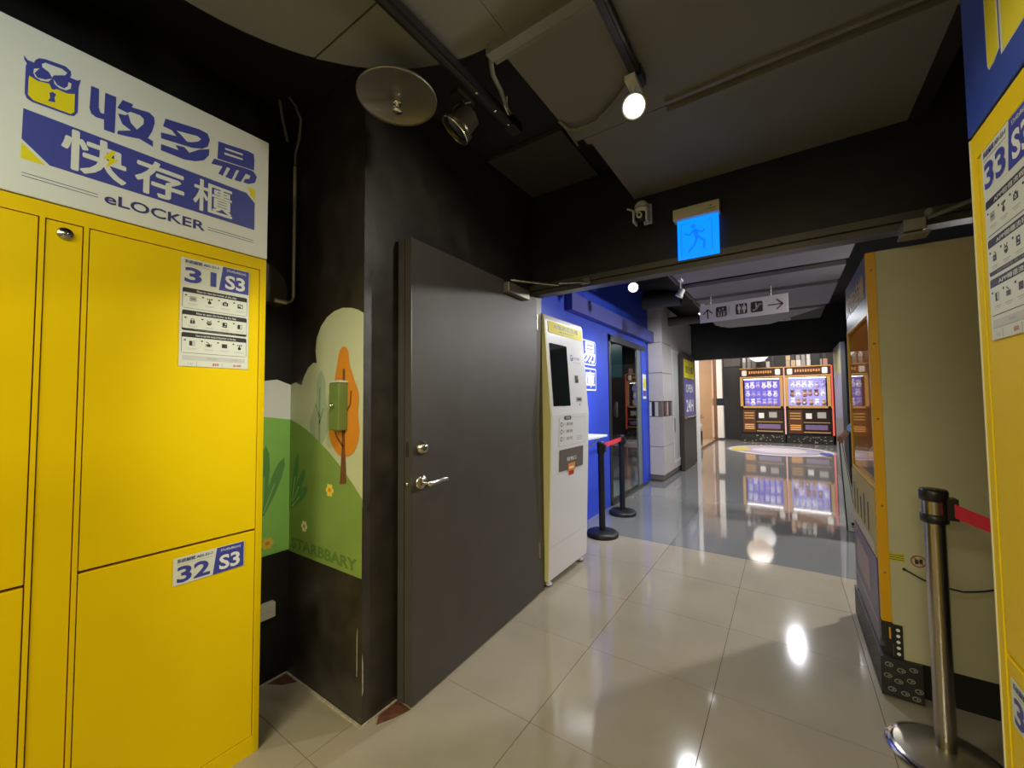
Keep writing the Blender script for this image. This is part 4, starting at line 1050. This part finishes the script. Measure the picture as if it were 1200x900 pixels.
for i, (y, e) in enumerate(((-1.1, 0), (-3.2, 0))):
    t = thing('added_ceiling_light', 'unseen white ceiling panel light added behind the photographer, %s' % ('nearer one' if i == 0 else 'farther one'), 'ceiling light', (-.45, y, 2.56))
    MB().box(white_pl, -1.12, .22, y - .32, y + .32, 2.57, 2.598).build('frame', t)  # frame for an added hall light, out of view

# direction sign
SY = 5.2
t = thing('direction_sign', 'white hanging direction sign with arrows and lift, toilet and escalator pictograms', 'sign', (-.385, SY, 2.3))
us = PL((-.825, SY, 2.255), (1, 0, .026), (0, 0, 1)); k = 1.30 * 1.0
MB().box(mat('dir_sign_white', (.60, .55, .56), .45), 0, .875, 0, .205, -.03, 0, us).build('board', t, bevel=.002)
for u in (.12, .72): MB().tube(steel, [us.p(u, .205, -.015), us.p(u, .36, -.015)], .006, 6).build('hanger', t)
dk = mat('sign_brown_black', (.035, .022, .02), .5); ws_ = mat('dir_sign_white', (0, 0, 0))
n = .001; m = MB()
def fin(nm):
    global m
    m.build(nm, t); m = MB()
m.line(dk, [(.088, .04), (.088, .15)], .013, n, us); m.line(dk, [(.038, .095), (.088, .15), (.138, .095)], .012, n, us)
fin('up_arrow')
def pad(u): m.rrect(dk, u - .056, u + .056, .043, .162, .014, n, us)
pad(.232)
m.rect(ws_, .232 - .04, .232 + .04, .052, .105, n + .0004, us); m.rect(dk, .232 - .036, .232 + .036, .055, .102, n + .0008, us)
for q in (-.025, 0, .025):
    m.rect(ws_, .232 + q - .005, .232 + q + .005, .058, .082, n + .0012, us); m.ell(ws_, .232 + q, .090, .005, .005, n + .0012, us, 8)
m.flat(ws_, [(.205, .118), (.225, .118), (.215, .14)], n + .0008, us); m.flat(ws_, [(.24, .14), (.26, .14), (.25, .118)], n + .0008, us)
fin('lift_pictogram')
m.rect(dk, .313, .316, .065, .15, n, us); fin('divider')
pad(.437)
for u, sk in ((.412, 0), (.462, 1)):
    m.ell(ws_, u, .145, .009, .009, n + .0008, us, 12)
    m.flat(ws_, [(u - .016, .132), (u + .016, .132), (u + (.02 if sk else .012), .09), (u + .008, .09), (u + .008, .055), (u - .008, .055), (u - .008, .09), (u - (.02 if sk else .012), .09)], n + .0008, us)
m.rect(ws_, .4355, .4385, .05, .155, n + .0008, us)
fin('toilet_pictogram'); pad(.585)
m.line(ws_, [(.545, .068), (.570, .068), (.610, .128), (.630, .128)], .016, n + .0008, us); m.line(dk, [(.549, .068), (.571, .068), (.611, .128), (.628, .128)], .006, n + .0012, us)
m.ell(ws_, .578, .140, .007, .007, n + .0008, us, 10); m.line(ws_, [(.578, .130), (.580, .098)], .011, n + .0008, us)
fin('escalator_pictogram')
m.line(dk, [(.69, .10), (.825, .10)], .012, n, us); m.line(dk, [(.77, .155), (.828, .10), (.77, .045)], .012, n, us)
fin('right_arrow')

# ================================================================ NEAR CLAW MACHINE (right)
CX, CY0, CY1 = .33, 2.50, 3.30
M = thing('claw_machine', 'tall claw machine with cream side panel and yellow edge strip at the right', 'claw machine', (.75, 2.9, 0))
MB().box(cream, .366, 1.12, CY0, CY0 + .012, .178, 2.035).build('side_panel', M)
MB().box(cab_yellow, CX, .366, CY0 - .002, CY0 + .03, .33, 2.035).build('edge_strip', M, bevel=.002)
sc_ = MB()
for z in (.55, .85, 1.25, 1.6, 1.95): sc_.lathe(steel, [(0, .003), (.004, .002), (.005, 0)], (.348, CY0 - .002, z), (0, -1, 0), 8)
sc_.build('screws', M)
inner_o = mat('claw_inner_orange', (.75, .30, .05), .5)
MB().box(cream, 1.10, 1.12, CY0 + .012, CY1, .178, 2.03).box(cream, .366, 1.10, CY1 - .012, CY1, .178, 2.03).box(black_pl, .345, 1.10, CY0 + .012, CY1 - .012, 2.0, 2.03).box(black_pl, CX + .01, 1.10, CY0 + .012, CY1 - .012, .16, .92).build('cabinet', M)
MB().box(inner_o, 1.07, 1.098, CY0 + .03, CY1 - .03, .93, 1.98).box(inner_o, .40, 1.07, CY0 + .014, CY0 + .03, .93, 1.98).box(inner_o, .36, 1.07, CY1 - .03, CY1 - .014, .93, 1.98).build('inner_lining', M)
MB().box(cab_yellow, CX, CX + .03, CY1 - .03, CY1, .33, 2.03).box(cab_yellow, CX, CX + .03, CY0 + .03, CY1 - .03, 1.745, 1.765).box(cab_yellow, CX, CX + .03, CY0 + .03, CY1 - .03, .92, .94).build('front_frame', M)
P = FXn(CX)
m = MB(); hb = mat('header_navy', (.05, .055, .09), .4)
m.box(hb, -CY1, -CY0 - .03, 1.765, 2.03, -.012, 0.0, P)
m.text(mat('header_gold', (.65, .42, .1), .5), '夾娃娃機', -CY1 + .06, -CY0 - .08, 1.84, 1.96, .001, P, .02)
tag(m.build('header_sign', M), 'dark header with gold lettering')
MB().box(clear_glass, -CY1 + .03, -CY0 - .03, .94, 1.745, -.012, -.006, P).build('glass_pane', M)
MB().box(glow('claw_tube', (1, .85, .65), 6), .45, .48, CY0 + .06, CY1 - .06, 1.955, 1.975).build('light_tube', M)
c = MB().tube(chrome, [(.72, 2.9, 1.98), (.72, 2.9, 1.62)], .006, 8).lathe(chrome, [(0, .06), (.035, .05), (.035, 0), (0, 0)], (.72, 2.9, 1.56))
for a in (0, 120, 240):
    q = math.radians(a); c.tube(chrome, [(.72 + .03 * math.cos(q), 2.9 + .03 * math.sin(q), 1.57), (.72 + .09 * math.cos(q), 2.9 + .09 * math.sin(q), 1.50), (.72 + .02 * math.cos(q), 2.9 + .02 * math.sin(q), 1.43)], .006, 6)
c.build('claw', M)
random.seed(5)
pl_m = [mat('plush_white', (.75, .72, .7), .8), mat('plush_yellow', (.75, .5, .1), .8), mat('plush_pink', (.7, .3, .3), .8), mat('plush_brown', (.35, .16, .07), .8)]
for i in range(12):
    x = .46 + .18 * (i % 3) + random.uniform(-.02, .02); y = 2.62 + .17 * (i // 3)
    mb = MB().ball(pl_m[i % 4], (x, y, 1.02), .075).ball(pl_m[i % 4], (x, y, 1.13), .05).ball(pl_m[i % 4], (x, y + .04, 1.175), .018).ball(pl_m[i % 4], (x, y - .04, 1.175), .018)
    tag(mb.build('plush_toy'), '%s plush toy in the near claw machine, %s row back, %s from the near side' % (('white', 'yellow', 'pink', 'brown')[i % 4], ORD[i % 3], ORD[i // 3]), 'plush toy', 'plush toys in the near claw machine')
m = MB(); m.box(mat('panel_yellow', (.42, .33, .08), .5), -CY1 + .01, -CY0 - .035, .60, .915, -.01, .004, P)
for i in range(5): m.rect(pblack, -CY1 + .08 + .12 * i, -CY1 + .12 + .12 * i, .68, .84 - .02 * (i % 3), .0048, P)
m.rect(mat('panel_tan', (.5, .42, .3), .5), -CY1 + .02, -CY0 - .06, .61, .66, .0048, P)
tag(m.build('control_panel', M), 'yellow printed control panel')
m = MB(); m.box(mat('door_purple', (.10, .08, .13), .4), -CY1 + .01, -CY0 - .035, .20, .59, -.01, .004, P)
m.rect(mat('door_tan', (.30, .18, .12), .4), -CY1 + .12, -CY0 - .25, .36, .52, .0048, P)
m.line(mat('door_trim', (.35, .25, .2), .3), [(-CY1 + .03, .30), (-CY0 - .05, .30)], .01, .006, P)
tag(m.build('prize_door', M), 'dark purple prize door')
m = MB().box(black_pl, CX - .004, .366, CY0 - .008, CY0 + .03, .24, .33).box(black_pl, .366, .398, CY0 - .008, CY0 + .0, .178, .325)
for i in range(5): m.ell(pwhite, .382, .20 + .026 * i, .007, .007, .009, FYn(CY0), 10)
m.rect(cab_yellow, .352, .358, .26, .31, .009, FYn(CY0)); m.build('corner_bracket', M)
bp_ = mat('base_pattern_black', (.018, .017, .016), .5)
m = MB().box(bp_, CX - .012, .455, CY0 - .02, CY1 + .02, .012, .178)
rp = mat('pattern_grey', (.30, .29, .27), .6)
q = FYn(CY0 - .02)
random.seed(9)
for i, (u, v) in enumerate(((.345, .15), (.385, .135), (.425, .15), (.34, .10), (.375, .085), (.415, .10), (.44, .065), (.352, .045), (.395, .04), (.43, .03))):
    m.ell(rp, u, v, .014, .010, .0006, q, 14); m.ell(bp_, u, v, .011, .007, .001, q, 14); m.ell(rp, u + .003, v, .004, .003, .0014, q, 8)
for i in range(22):
    u = -(CY0 + .02 + .036 * i); v = (.14, .06, .10)[i % 3]; q2 = FXn(CX - .012)
    m.ell(rp, u, v, .014, .010, .0006, q2, 12); m.ell(bp_, u, v, .011, .007, .001, q2, 12)
m.build('patterned_plinth', M)
MB().box(black_pl, .455, 1.10, CY0 + .06, CY1, .0, .178).box(black_pl, .34, .455, CY0, CY1, 0, .012).build('black_plinth', M)
m = MB(); q = FYn(CY0)
m.rect(mat('label_yellow', (.55, .50, .03), .5), .362, .418, .607, .645, .0008, q)
for i in range(3): m.rect(pblack, .366, .414, .614 + .010 * i, .617 + .010 * i, .0012, q)
m.build('warning_label', M)
m = MB(); m.ell(mat('label_red', (.28, .05, .03), .5), .461, .622, .026, .026, .0008, q, 28); m.ell(cream, .461, .622, .0215, .0215, .0012, q, 24)
m.rect(pblack, .449, .461, .610, .630, .0016, q); m.rect(pblack, .464, .474, .612, .634, .0016, q); m.line(mat('label_red', (0, 0, 0)), [(.446, .637), (.477, .607)], .004, .0020, q)
m.build('prohibition_label', M)
MB().tube(black_pl, [(.415, CY0 - .004, .578), (.47, CY0 - .014, .550), (.53, CY0 - .018, .535), (.59, CY0 - .018, .530), (.65, CY0 - .012, .545), (.70, CY0 - .004, .565)], .0035, 8).lathe(black_pl, [(0, .004), (.006, .003), (.006, -.003), (0, -.004)], (.413, CY0 - .004, .579), (0, 1, 0), 10).build('black_cable', M)

# ================================================================ PERSON AND BOARD BEHIND THE CLAW MACHINE
def skinned(name, joints, edges, m, parent, lv=2):
    """one smooth surface grown along a skeleton"""
    base = ORG[parent.name]
    me = bpy.data.meshes.new(name)
    names = list(joints)
    me.from_pydata([Vector(joints[k][0]) - base for k in names], [(names.index(a), names.index(b)) for a, b in edges], [])
    o = bpy.data.objects.new(name, me); C.objects.link(o); o.parent = parent
    md = o.modifiers.new('skin', 'SKIN'); md.use_smooth_shade = True
    for i, k in enumerate(names):
        r = joints[k][1]; me.skin_vertices[0].data[i].radius = r if isinstance(r, tuple) else (r, r)
    me.skin_vertices[0].data[0].use_root = True
    sb_ = o.modifiers.new('sub', 'SUBSURF'); sb_.levels = lv; sb_.render_levels = lv
    me.materials.append(m)
    ORG[o.name] = base
    return o
px_, py_ = .86, 5.12
pe = thing('person', 'person in light blue shirt gripping a white board beyond the claw machine', 'person', (px_, py_, 0))
J = dict(pelvis=((px_, py_, .93), .135), waist=((px_ - .01, py_, 1.08), .12), chest=((px_ - .03, py_, 1.30), .145), neck0=((px_ - .04, py_, 1.45), .07), neck=((px_ - .05, py_, 1.52), .05),
         shR=((px_ - .05, py_ - .17, 1.41), .065), elR=((px_ - .22, py_ - .17, 1.17), .045), cuR=((px_ - .372, py_ - .015, 1.025), .044),
         shL=((px_ - .03, py_ + .17, 1.41), .065), elL=((px_ - .04, py_ + .22, 1.14), .045), cuL=((px_ - .16, py_ + .18, .95), .036))
skinned('shirt', J, [('pelvis', 'waist'), ('waist', 'chest'), ('chest', 'neck0'), ('neck0', 'neck'), ('chest', 'shR'), ('shR', 'elR'), ('elR', 'cuR'), ('chest', 'shL'), ('shL', 'elL'), ('elL', 'cuL')], shirt, pe)
J = dict(hip=((px_, py_, .92), .13), hR=((px_, py_ - .09, .84), .095), kR=((px_ - .25, py_ - .10, .50), .066), aR=((px_ - .10, py_ - .10, .09), .045), hL=((px_, py_ + .09, .84), .095), kL=((px_ - .04, py_ + .10, .48), .062), aL=((px_ + .03, py_ + .10, .09), .045))
skinned('trousers', J, [('hip', 'hR'), ('hR', 'kR'), ('kR', 'aR'), ('hip', 'hL'), ('hL', 'kL'), ('kL', 'aL')], trousers, pe)
for dy, dx in ((-.10, -.10), (.10, .03)):
    MB().prism(black_pl, [(px_ + dx - .19, 0), (px_ + dx + .07, 0), (px_ + dx + .07, .07), (px_ + dx - .02, .10), (px_ + dx - .12, .05), (px_ + dx - .19, .035)], -(py_ + dy + .045), -(py_ + dy - .045), PL((0, 0, 0), (1, 0, 0), (0, 0, 1))).build('shoe', pe, bevel=.012)
# body surface: head, neck, and the two hands with fingers
hdz = 1.66
J = dict(n0=((px_ - .045, py_, 1.47), .052), n1=((px_ - .05, py_, 1.56), .05), h0=((px_ - .065, py_, 1.62), .068), h1=((px_ - .055, py_, 1.68), .082), h2=((px_ - .045, py_, 1.74), .075), jaw=((px_ - .10, py_, 1.585), .04))
hd = skinned('head', J, [('n0', 'n1'), ('n1', 'h0'), ('h0', 'h1'), ('h1', 'h2'), ('h0', 'jaw')], skin, pe)
f = MB()
for s in (-1, 1):
    f.ball(pwhite, (px_ - .128, py_ + s * .032, 1.665), .011, 1, 1, .7); f.ball(pblack, (px_ - .136, py_ + s * .032, 1.665), .006)
    f.ball(skin, (px_ - .05, py_ + s * .083, 1.655), .022, 1, .5, 1.4)
f.ball(skin, (px_ - .148, py_, 1.635), .016, 1.1, .9, 1.3); f.ball(mat('lips', (.35, .12, .1), .5), (px_ - .135, py_, 1.595), .014, .6, 1.6, .5)
f.build('face', pe)
MB().ball(hair, (px_ - .035, py_, 1.715), .098, 1.0, .92, .98).build('hair', pe)
def hand(wr, palm, m=skin):
    wr = Vector(wr); palm = Vector(palm)
    a = (palm - wr).normalized(); s = a.cross(Vector((0, 0, 1))).normalized(); dn = s.cross(a).normalized()
    if dn.z > 0: dn = -dn
    J = {'w': (tuple(wr), .026), 'p': (tuple(palm - a * .02), (.026, .032)), 'p2': (tuple(palm + a * .02), (.020, .034))}
    E = [('w', 'p'), ('p', 'p2')]
    o = skinned('hand', J, E, m, pe)
    for i, (off, L_) in enumerate(((-.027, .062), (-.009, .070), (.009, .066), (.026, .052))):
        b = palm + a * .025 + s * off
        k1 = b + a * L_ * .45 + dn * .004; k2 = k1 + (a * .5 + dn * .9).normalized() * L_ * .35; k3 = k2 + (dn - a * .5).normalized() * L_ * .3
        skinned('finger', {'a': (tuple(b - a * .02), .009), 'b': (tuple(k1), .0088), 'c': (tuple(k2), .0082), 'd': (tuple(k3), .0075)}, [('a', 'b'), ('b', 'c'), ('c', 'd')], m, pe, 1)
    b = palm - a * .01 - s * .03
    k1 = b - s * .02 + a * .025 + dn * .012; k2 = k1 + a * .02 + dn * .02 + s * .012
    skinned('thumb', {'a': (tuple(b), .011), 'b': (tuple(k1), .0105), 'c': (tuple(k2), .009)}, [('a', 'b'), ('b', 'c')], m, pe, 1)
hand((px_ - .375, py_ - .010, 1.018), (px_ - .402, py_ + .060, .965))
hand((px_ - .165, py_ + .18, .945), (px_ - .20, py_ + .165, .87))
t = thing('folded_board', 'white folded board with a dark green edge leaning in the hand of the person', 'board', (.50, 5.25, 0))
bpn = PL((.507, 5.30, .004), (1, 0, 0), (-.055, -.07, .93))
bw_ = mat('board_white', (.85, .86, .80), .5)
MB().prism(bw_, [(-.030, 0), (.055, 0), (.006, .93), (-.018, .93)], -.012, 0, bpn).build('front_board', t)
MB().prism(bw_, [(-.030, 0), (.055, 0), (.006, .90), (-.018, .90)], -.040, -.026, bpn).build('rear_board', t)
MB().prism(mat('dark_green_edge', (.01, .05, .035), .5), [(-.040, 0), (-.030, 0), (-.018, .93), (-.026, .93)], -.04, 0.001, bpn).line(mat('dark_green_edge', (0, 0, 0)), [(.048, .02), (-.002, .90)], .005, .001, bpn).build('edge_trim', t)
m = MB(); m.rect(pblack, .0, .03, .04, .05, .001, bpn); m.rect(pblack, .0, .03, .06, .09, .001, bpn); m.build('small_print', t)

# ================================================================ FAR DOOR LEAVES
t = thing('far_door_leaf', 'open dark door leaf with yellow and purple poster beside the tiled column', 'door', (-1.62, 8.75, 0))
MB().box(door_grey, -1.665, -1.60, 8.06, 9.30, .01, 2.24).build('door_leaf', t)
m = MB(); q = FX(-1.60)
m.rect(pyellow, 8.15, 9.15, 1.76, 2.12, .002, q); m.rect(mat('poster_purple', (.13, .11, .33), .5), 8.15, 9.15, 1.02, 1.75, .002, q)
m.text(pwhite, 'OPEN', 8.30, 9.0, 1.48, 1.64, .003, q, .02); m.text(pwhite, '24H', 8.30, 9.0, 1.10, 1.34, .003, q, .02); m.text(pblack, '歡迎光臨', 8.3, 9.0, 1.86, 2.0, .003, q, .01)
tag(m.build('poster', t), 'yellow and purple poster')
MB().tube(steel, [(-1.57, 8.12, 1.0), (-1.57, 9.1, 1.0)], .014, 8).box(steel, -1.60, -1.56, 8.10, 8.2, .97, 1.03).box(steel, -1.60, -1.56, 9.0, 9.1, .97, 1.03).build('push_bar', t)
t = thing('far_door_leaf', 'open grey door leaf with worn yellow poster at the right before the game room', 'door', (.78, 8.8, 0))
MB().box(mat('leaf_grey', (.22, .22, .23), .4), .735, .79, 8.2, 9.40, .01, 2.24).build('door_leaf', t)
m = MB(); q = FXn(.735)
m.rect(mat('poster_dull_yellow', (.42, .38, .18), .5), -9.3, -8.3, 1.75, 2.15, .002, q); m.rect(mat('poster_violet', (.28, .25, .38), .5), -9.3, -8.3, 1.0, 1.74, .002, q)
m.build('poster', t)
MB().box(black_pl, .79, .95, 8.2, 8.24, .01, 2.2).build('dark_edge', t)

# ================================================================ GAME ROOM MACHINES
gold = mat('machine_gold', (.55, .32, .10), .4)
m_or = glow('machine_text_orange', (1, .45, .12), .9)
scr = [glow('backdrop_violet', (.22, .16, .75), 1.1), glow('backdrop_lilac', (.48, .42, .95), 1.2)]  # backdrops glow themselves in place of the light inside the machines
red_l = glow('red_light_strip', (1, .12, .08), 1.0)
pink_l = glow('pink_light_strip', (1, .50, .42), 1.0)
white_lit = mat('plush_white_glow', (.85, .83, .9), .8, emit=(.8, .75, 1), est=.55)  # toys glow a little, imitating the lit inside of the machine
plw = [white_lit, mat('plush_lav_glow', (.5, .45, .85), .8, emit=(.4, .35, .9), est=.35), mat('plush_peach', (.8, .5, .4), .8), mat('plush_tan', (.6, .3, .2), .8)]
GY = 14.6
def game(label, x0, x1, seed):
    random.seed(seed)
    t = thing('game_machine', label, 'claw machine', ((x0 + x1) / 2, GY + .3, 0))
    q = FYn(GY)
    MB().box(black_pl, x0, x1, GY + .02, GY + .78, .25, 1.05).box(black_pl, x0, x1, GY + .70, GY + .78, 1.05, 2.0).box(black_pl, x0, x1, GY + .02, GY + .78, 2.0, 2.30).box(black_pl, x0, x0 + .03, GY + .02, GY + .7, 1.05, 2.0).box(black_pl, x1 - .03, x1, GY + .02, GY + .7, 1.05, 2.0).build('cabinet', t)
    m = MB().box(bp_, x0, x1, GY - .02, GY + .7, 0, .25)
    for i in range(28):
        u = x0 + .04 + (x1 - x0 - .08) * random.random(); v = .03 + .19 * random.random()
        m.ell(rp, u, v, .018, .014, .021, q, 8)
    m.build('patterned_plinth', t)
    m = MB()
    for a, b, c, d in ((x0, x1, 1.98, 2.03), (x0, x1, 1.05, 1.11), (x0, x0 + .08, 1.05, 2.0), (x1 - .10, x1 - .02, 1.05, 2.0), (x0, x1, 2.27, 2.30)):
        m.box(gold, a, b, c, d, 0, .025, q)
    m.build('gold_frame', t, bevel=.004)
    MB().box(scr[seed % 2], x0 + .08, x1 - .10, GY + .55, GY + .56, 1.11, 1.98).build('backdrop', t)
    MB().box(glow('machine_tube', (1, .95, .9), 9), x0 + .1, x1 - .12, GY + .05, GY + .08, 1.94, 1.96).build('light_tube', t)
    m = MB(); m.box(mat('title_dark', (.06, .02, .015), .4), x0 + .02, x1 - .02, 2.035, 2.265, .0, .012, q)
    for i in range(10):
        u = x0 + .25 + .062 * i
        m.rect(m_or, u, u + .04, 2.12 + .01 * (i % 2), 2.20, .014, q)
    m.rrect(pwhite, x0 + .06, x0 + .19, 2.06, 2.23, .03, .016, q); m.rrect(pwhite, x1 - .21, x1 - .08, 2.06, 2.24, .03, .016, q)
    m.build('title_panel', t)
    m = MB(); m.box(mat('coin_panel', (.10, .035, .015), .4), x0 + .06, x0 + .40, .30, 1.0, 0, .02, q)
    for v in (.40, .46, .52, .72, .80, .88):
        m.rect(m_or if v < .6 else gold, x0 + .10, x0 + .36, v, v + .035, .022, q)
    m.build('coin_panel', t)
    m = MB(); m.box(mat('prize_window_dark', (.03, .02, .02), .2), x0 + .42, x1 - .06, .30, 1.0, 0, .015, q)
    m.rect(gold, x0 + .42, x1 - .06, .33, .36, .017, q); m.rect(gold, x0 + .42, x1 - .06, .62, .64, .017, q); m.rect(pwhite, x0 + .48, x0 + .62, .74, .90, .017, q); m.rect(pgrey, x0 + .75, x0 + .95, .76, .93, .017, q)
    m.rect(mat('violet_print', (.2, .14, .3), .5), x0 + .46, x1 - .12, .42, .56, .017, q)
    m.build('prize_window', t)
    MB().box(clear_glass, x0 + .08, x1 - .10, GY + .01, GY + .018, 1.11, 1.98).build('glass_pane', t)
    MB().box(red_l if seed % 2 else pink_l, x1 - .005, x1 + .03, GY - .03, GY + .02, .27, 2.28).build('light_strip', t)
    for row in range(3):
        for i in range(6):
            r = random.uniform(.058, .070)
            u = x0 + .175 + .150 * i + random.uniform(-.010, .010)
            v = 1.115 + .075 + .262 * row + random.uniform(-.004, .02)
            ci = random.choice((0, 0, 1) if (row == 2 or seed % 2 == 0) else (0, 2, 2, 3))
            mm_ = plw[ci]
            yy = GY + .27 + .15 * (row % 2)
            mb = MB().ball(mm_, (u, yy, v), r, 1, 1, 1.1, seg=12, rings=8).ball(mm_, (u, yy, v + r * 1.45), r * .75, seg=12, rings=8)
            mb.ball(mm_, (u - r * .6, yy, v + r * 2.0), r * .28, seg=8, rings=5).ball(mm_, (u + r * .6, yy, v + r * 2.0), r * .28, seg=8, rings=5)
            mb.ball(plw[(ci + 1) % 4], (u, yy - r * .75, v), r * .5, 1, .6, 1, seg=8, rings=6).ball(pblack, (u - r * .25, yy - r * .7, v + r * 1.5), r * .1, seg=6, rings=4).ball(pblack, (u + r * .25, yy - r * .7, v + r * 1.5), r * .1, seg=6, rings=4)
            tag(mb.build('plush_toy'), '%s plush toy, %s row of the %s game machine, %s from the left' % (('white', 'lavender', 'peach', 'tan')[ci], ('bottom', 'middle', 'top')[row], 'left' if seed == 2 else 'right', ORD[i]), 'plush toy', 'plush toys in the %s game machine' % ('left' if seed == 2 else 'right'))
    return t
game('left lit game machine with violet backdrop and gold frame at the corridor end', -1.20, -.05, 2)
game('right lit game machine with red light strip at the corridor end', -.02, 1.08, 3)
random.seed(21)
pr = [mat('prize_white', (.6, .58, .55), .6), mat('prize_tan', (.5, .35, .22), .6), mat('prize_rose', (.5, .25, .22), .6), mat('prize_grey', (.3, .29, .29), .6), mat('prize_dark', (.04, .04, .04), .6)]
for i in range(34):
    row = i // 17; x = -1.12 + .127 * (i % 17)
    if abs(x + .17) < .12: continue
    wd = random.uniform(.09, .12); z0 = 2.305 + .19 * row
    ci = random.randrange(5)
    mb = MB().box(pr[ci], x, x + wd, GY + .1, GY + .22, z0, z0 + (random.uniform(.14, .185) if row else .189))
    tag(mb.build('prize_box', bevel=.012), '%s prize box in the %s row on the game machines, %s from the left' % (('white', 'tan', 'rose', 'grey', 'black')[ci], 'upper' if row else 'lower', ordinal(i % 17)), 'box', 'prize boxes on the game machines')
tag(MB().box(pblack, .62, .84, GY + .05, GY + .09, 2.31, 2.66).build('loudspeaker'), 'black square loudspeaker on top of the right game machine', 'speaker')
# floor decal
m = MB(); q = FZ(0.0)
cxd, cyd, rd = -.20, 12.45, 1.18
for r, mm_ in ((1.0, mat('decal_grey', (.30, .29, .33), .2)), (.96, mat('decal_white', (.62, .60, .66), .2)), (.80, mat('decal_grey', (0, 0, 0))), (.72, mat('decal_lilac', (.42, .40, .60), .2)), (.5, mat('decal_white', (0, 0, 0)))):
    m.ell(mm_, cxd, cyd, rd * r, rd * r, .002 + .0006 * (1 - r) * 10, q, 48)
m.ell(mat('decal_yellow', (.60, .50, .15), .2), cxd - .85, cyd - .1, .22, .5, .009, q, 20); m.ell(blue, cxd + .95, cyd - .35, .12, .3, .009, q, 16)
tag(m.build('floor_decal'), 'round white and violet floor decal before the game machines', 'floor decal')
# pendant lamps of the game room
for i, (x, y_, z, r, c) in enumerate(((-.65, 14.1, 2.74, .29, (1, .95, .88)), (-.73, 13.3, 2.93, .32, (1, .70, .46)))):
    t = thing('globe_lamp', ('white' if i == 0 else 'peach') + ' globe pendant lamp mirrored in the polished corridor floor', 'lamp', (x, y_, z))
    MB().ball(mat('globe_%d' % i, (.5, .5, .5), .5, emit=c, est=1.1), (x, y_, z), r, seg=24, rings=16).build('globe', t)
    MB().tube(black_pl, [(x, y_, z + r), (x, y_, 4.0)], .01, 6).build('cord', t)
# storefront goods
t = thing('display_counter', 'white counter inside the lit storefront', 'counter', (-2.35, 11.2, 0))
MB().box(white_pl, -2.55, -2.15, 10.3, 12.2, 0.0, 1.05).build('counter_body', t); MB().box(steel, -2.6, -2.1, 10.25, 12.25, 1.05, 1.09).build('counter_top', t)
t = thing('gift_bag', 'red and white gift bag standing on the white counter in the lit storefront', 'bag', (-2.25, 12.0, 1.09))
MB().box(pwhite, -2.4, -2.15, 11.9, 12.1, 1.092, 1.5).ball(pred, (-2.17, 11.92, 1.33), .09).build('bag_body', t)
t = thing('potted_plant', 'small green potted plant in the lit storefront', 'plant', (-2.2, 12.9, 0))
MB().lathe(white_pl, [(0, .4), (.10, .4), (.13, .62), (0, .62)], (-2.2, 12.9, 0)).box(black_pl, -2.32, -2.08, 12.78, 13.02, 0, .4).build('pot', t)
pm = MB(); random.seed(4)
for i in range(14):
    a = random.uniform(0, 6.28)
    pm.tube(mat('leaf_green', (.06, .2, .04), .6), [(-2.2, 12.9, .6), (-2.2 + .08 * math.cos(a), 12.9 + .08 * math.sin(a), .8), (-2.2 + .2 * math.cos(a), 12.9 + .2 * math.sin(a), random.uniform(.7, .95))], [.012, .02, .004], 5)
pm.build('leaves', t)
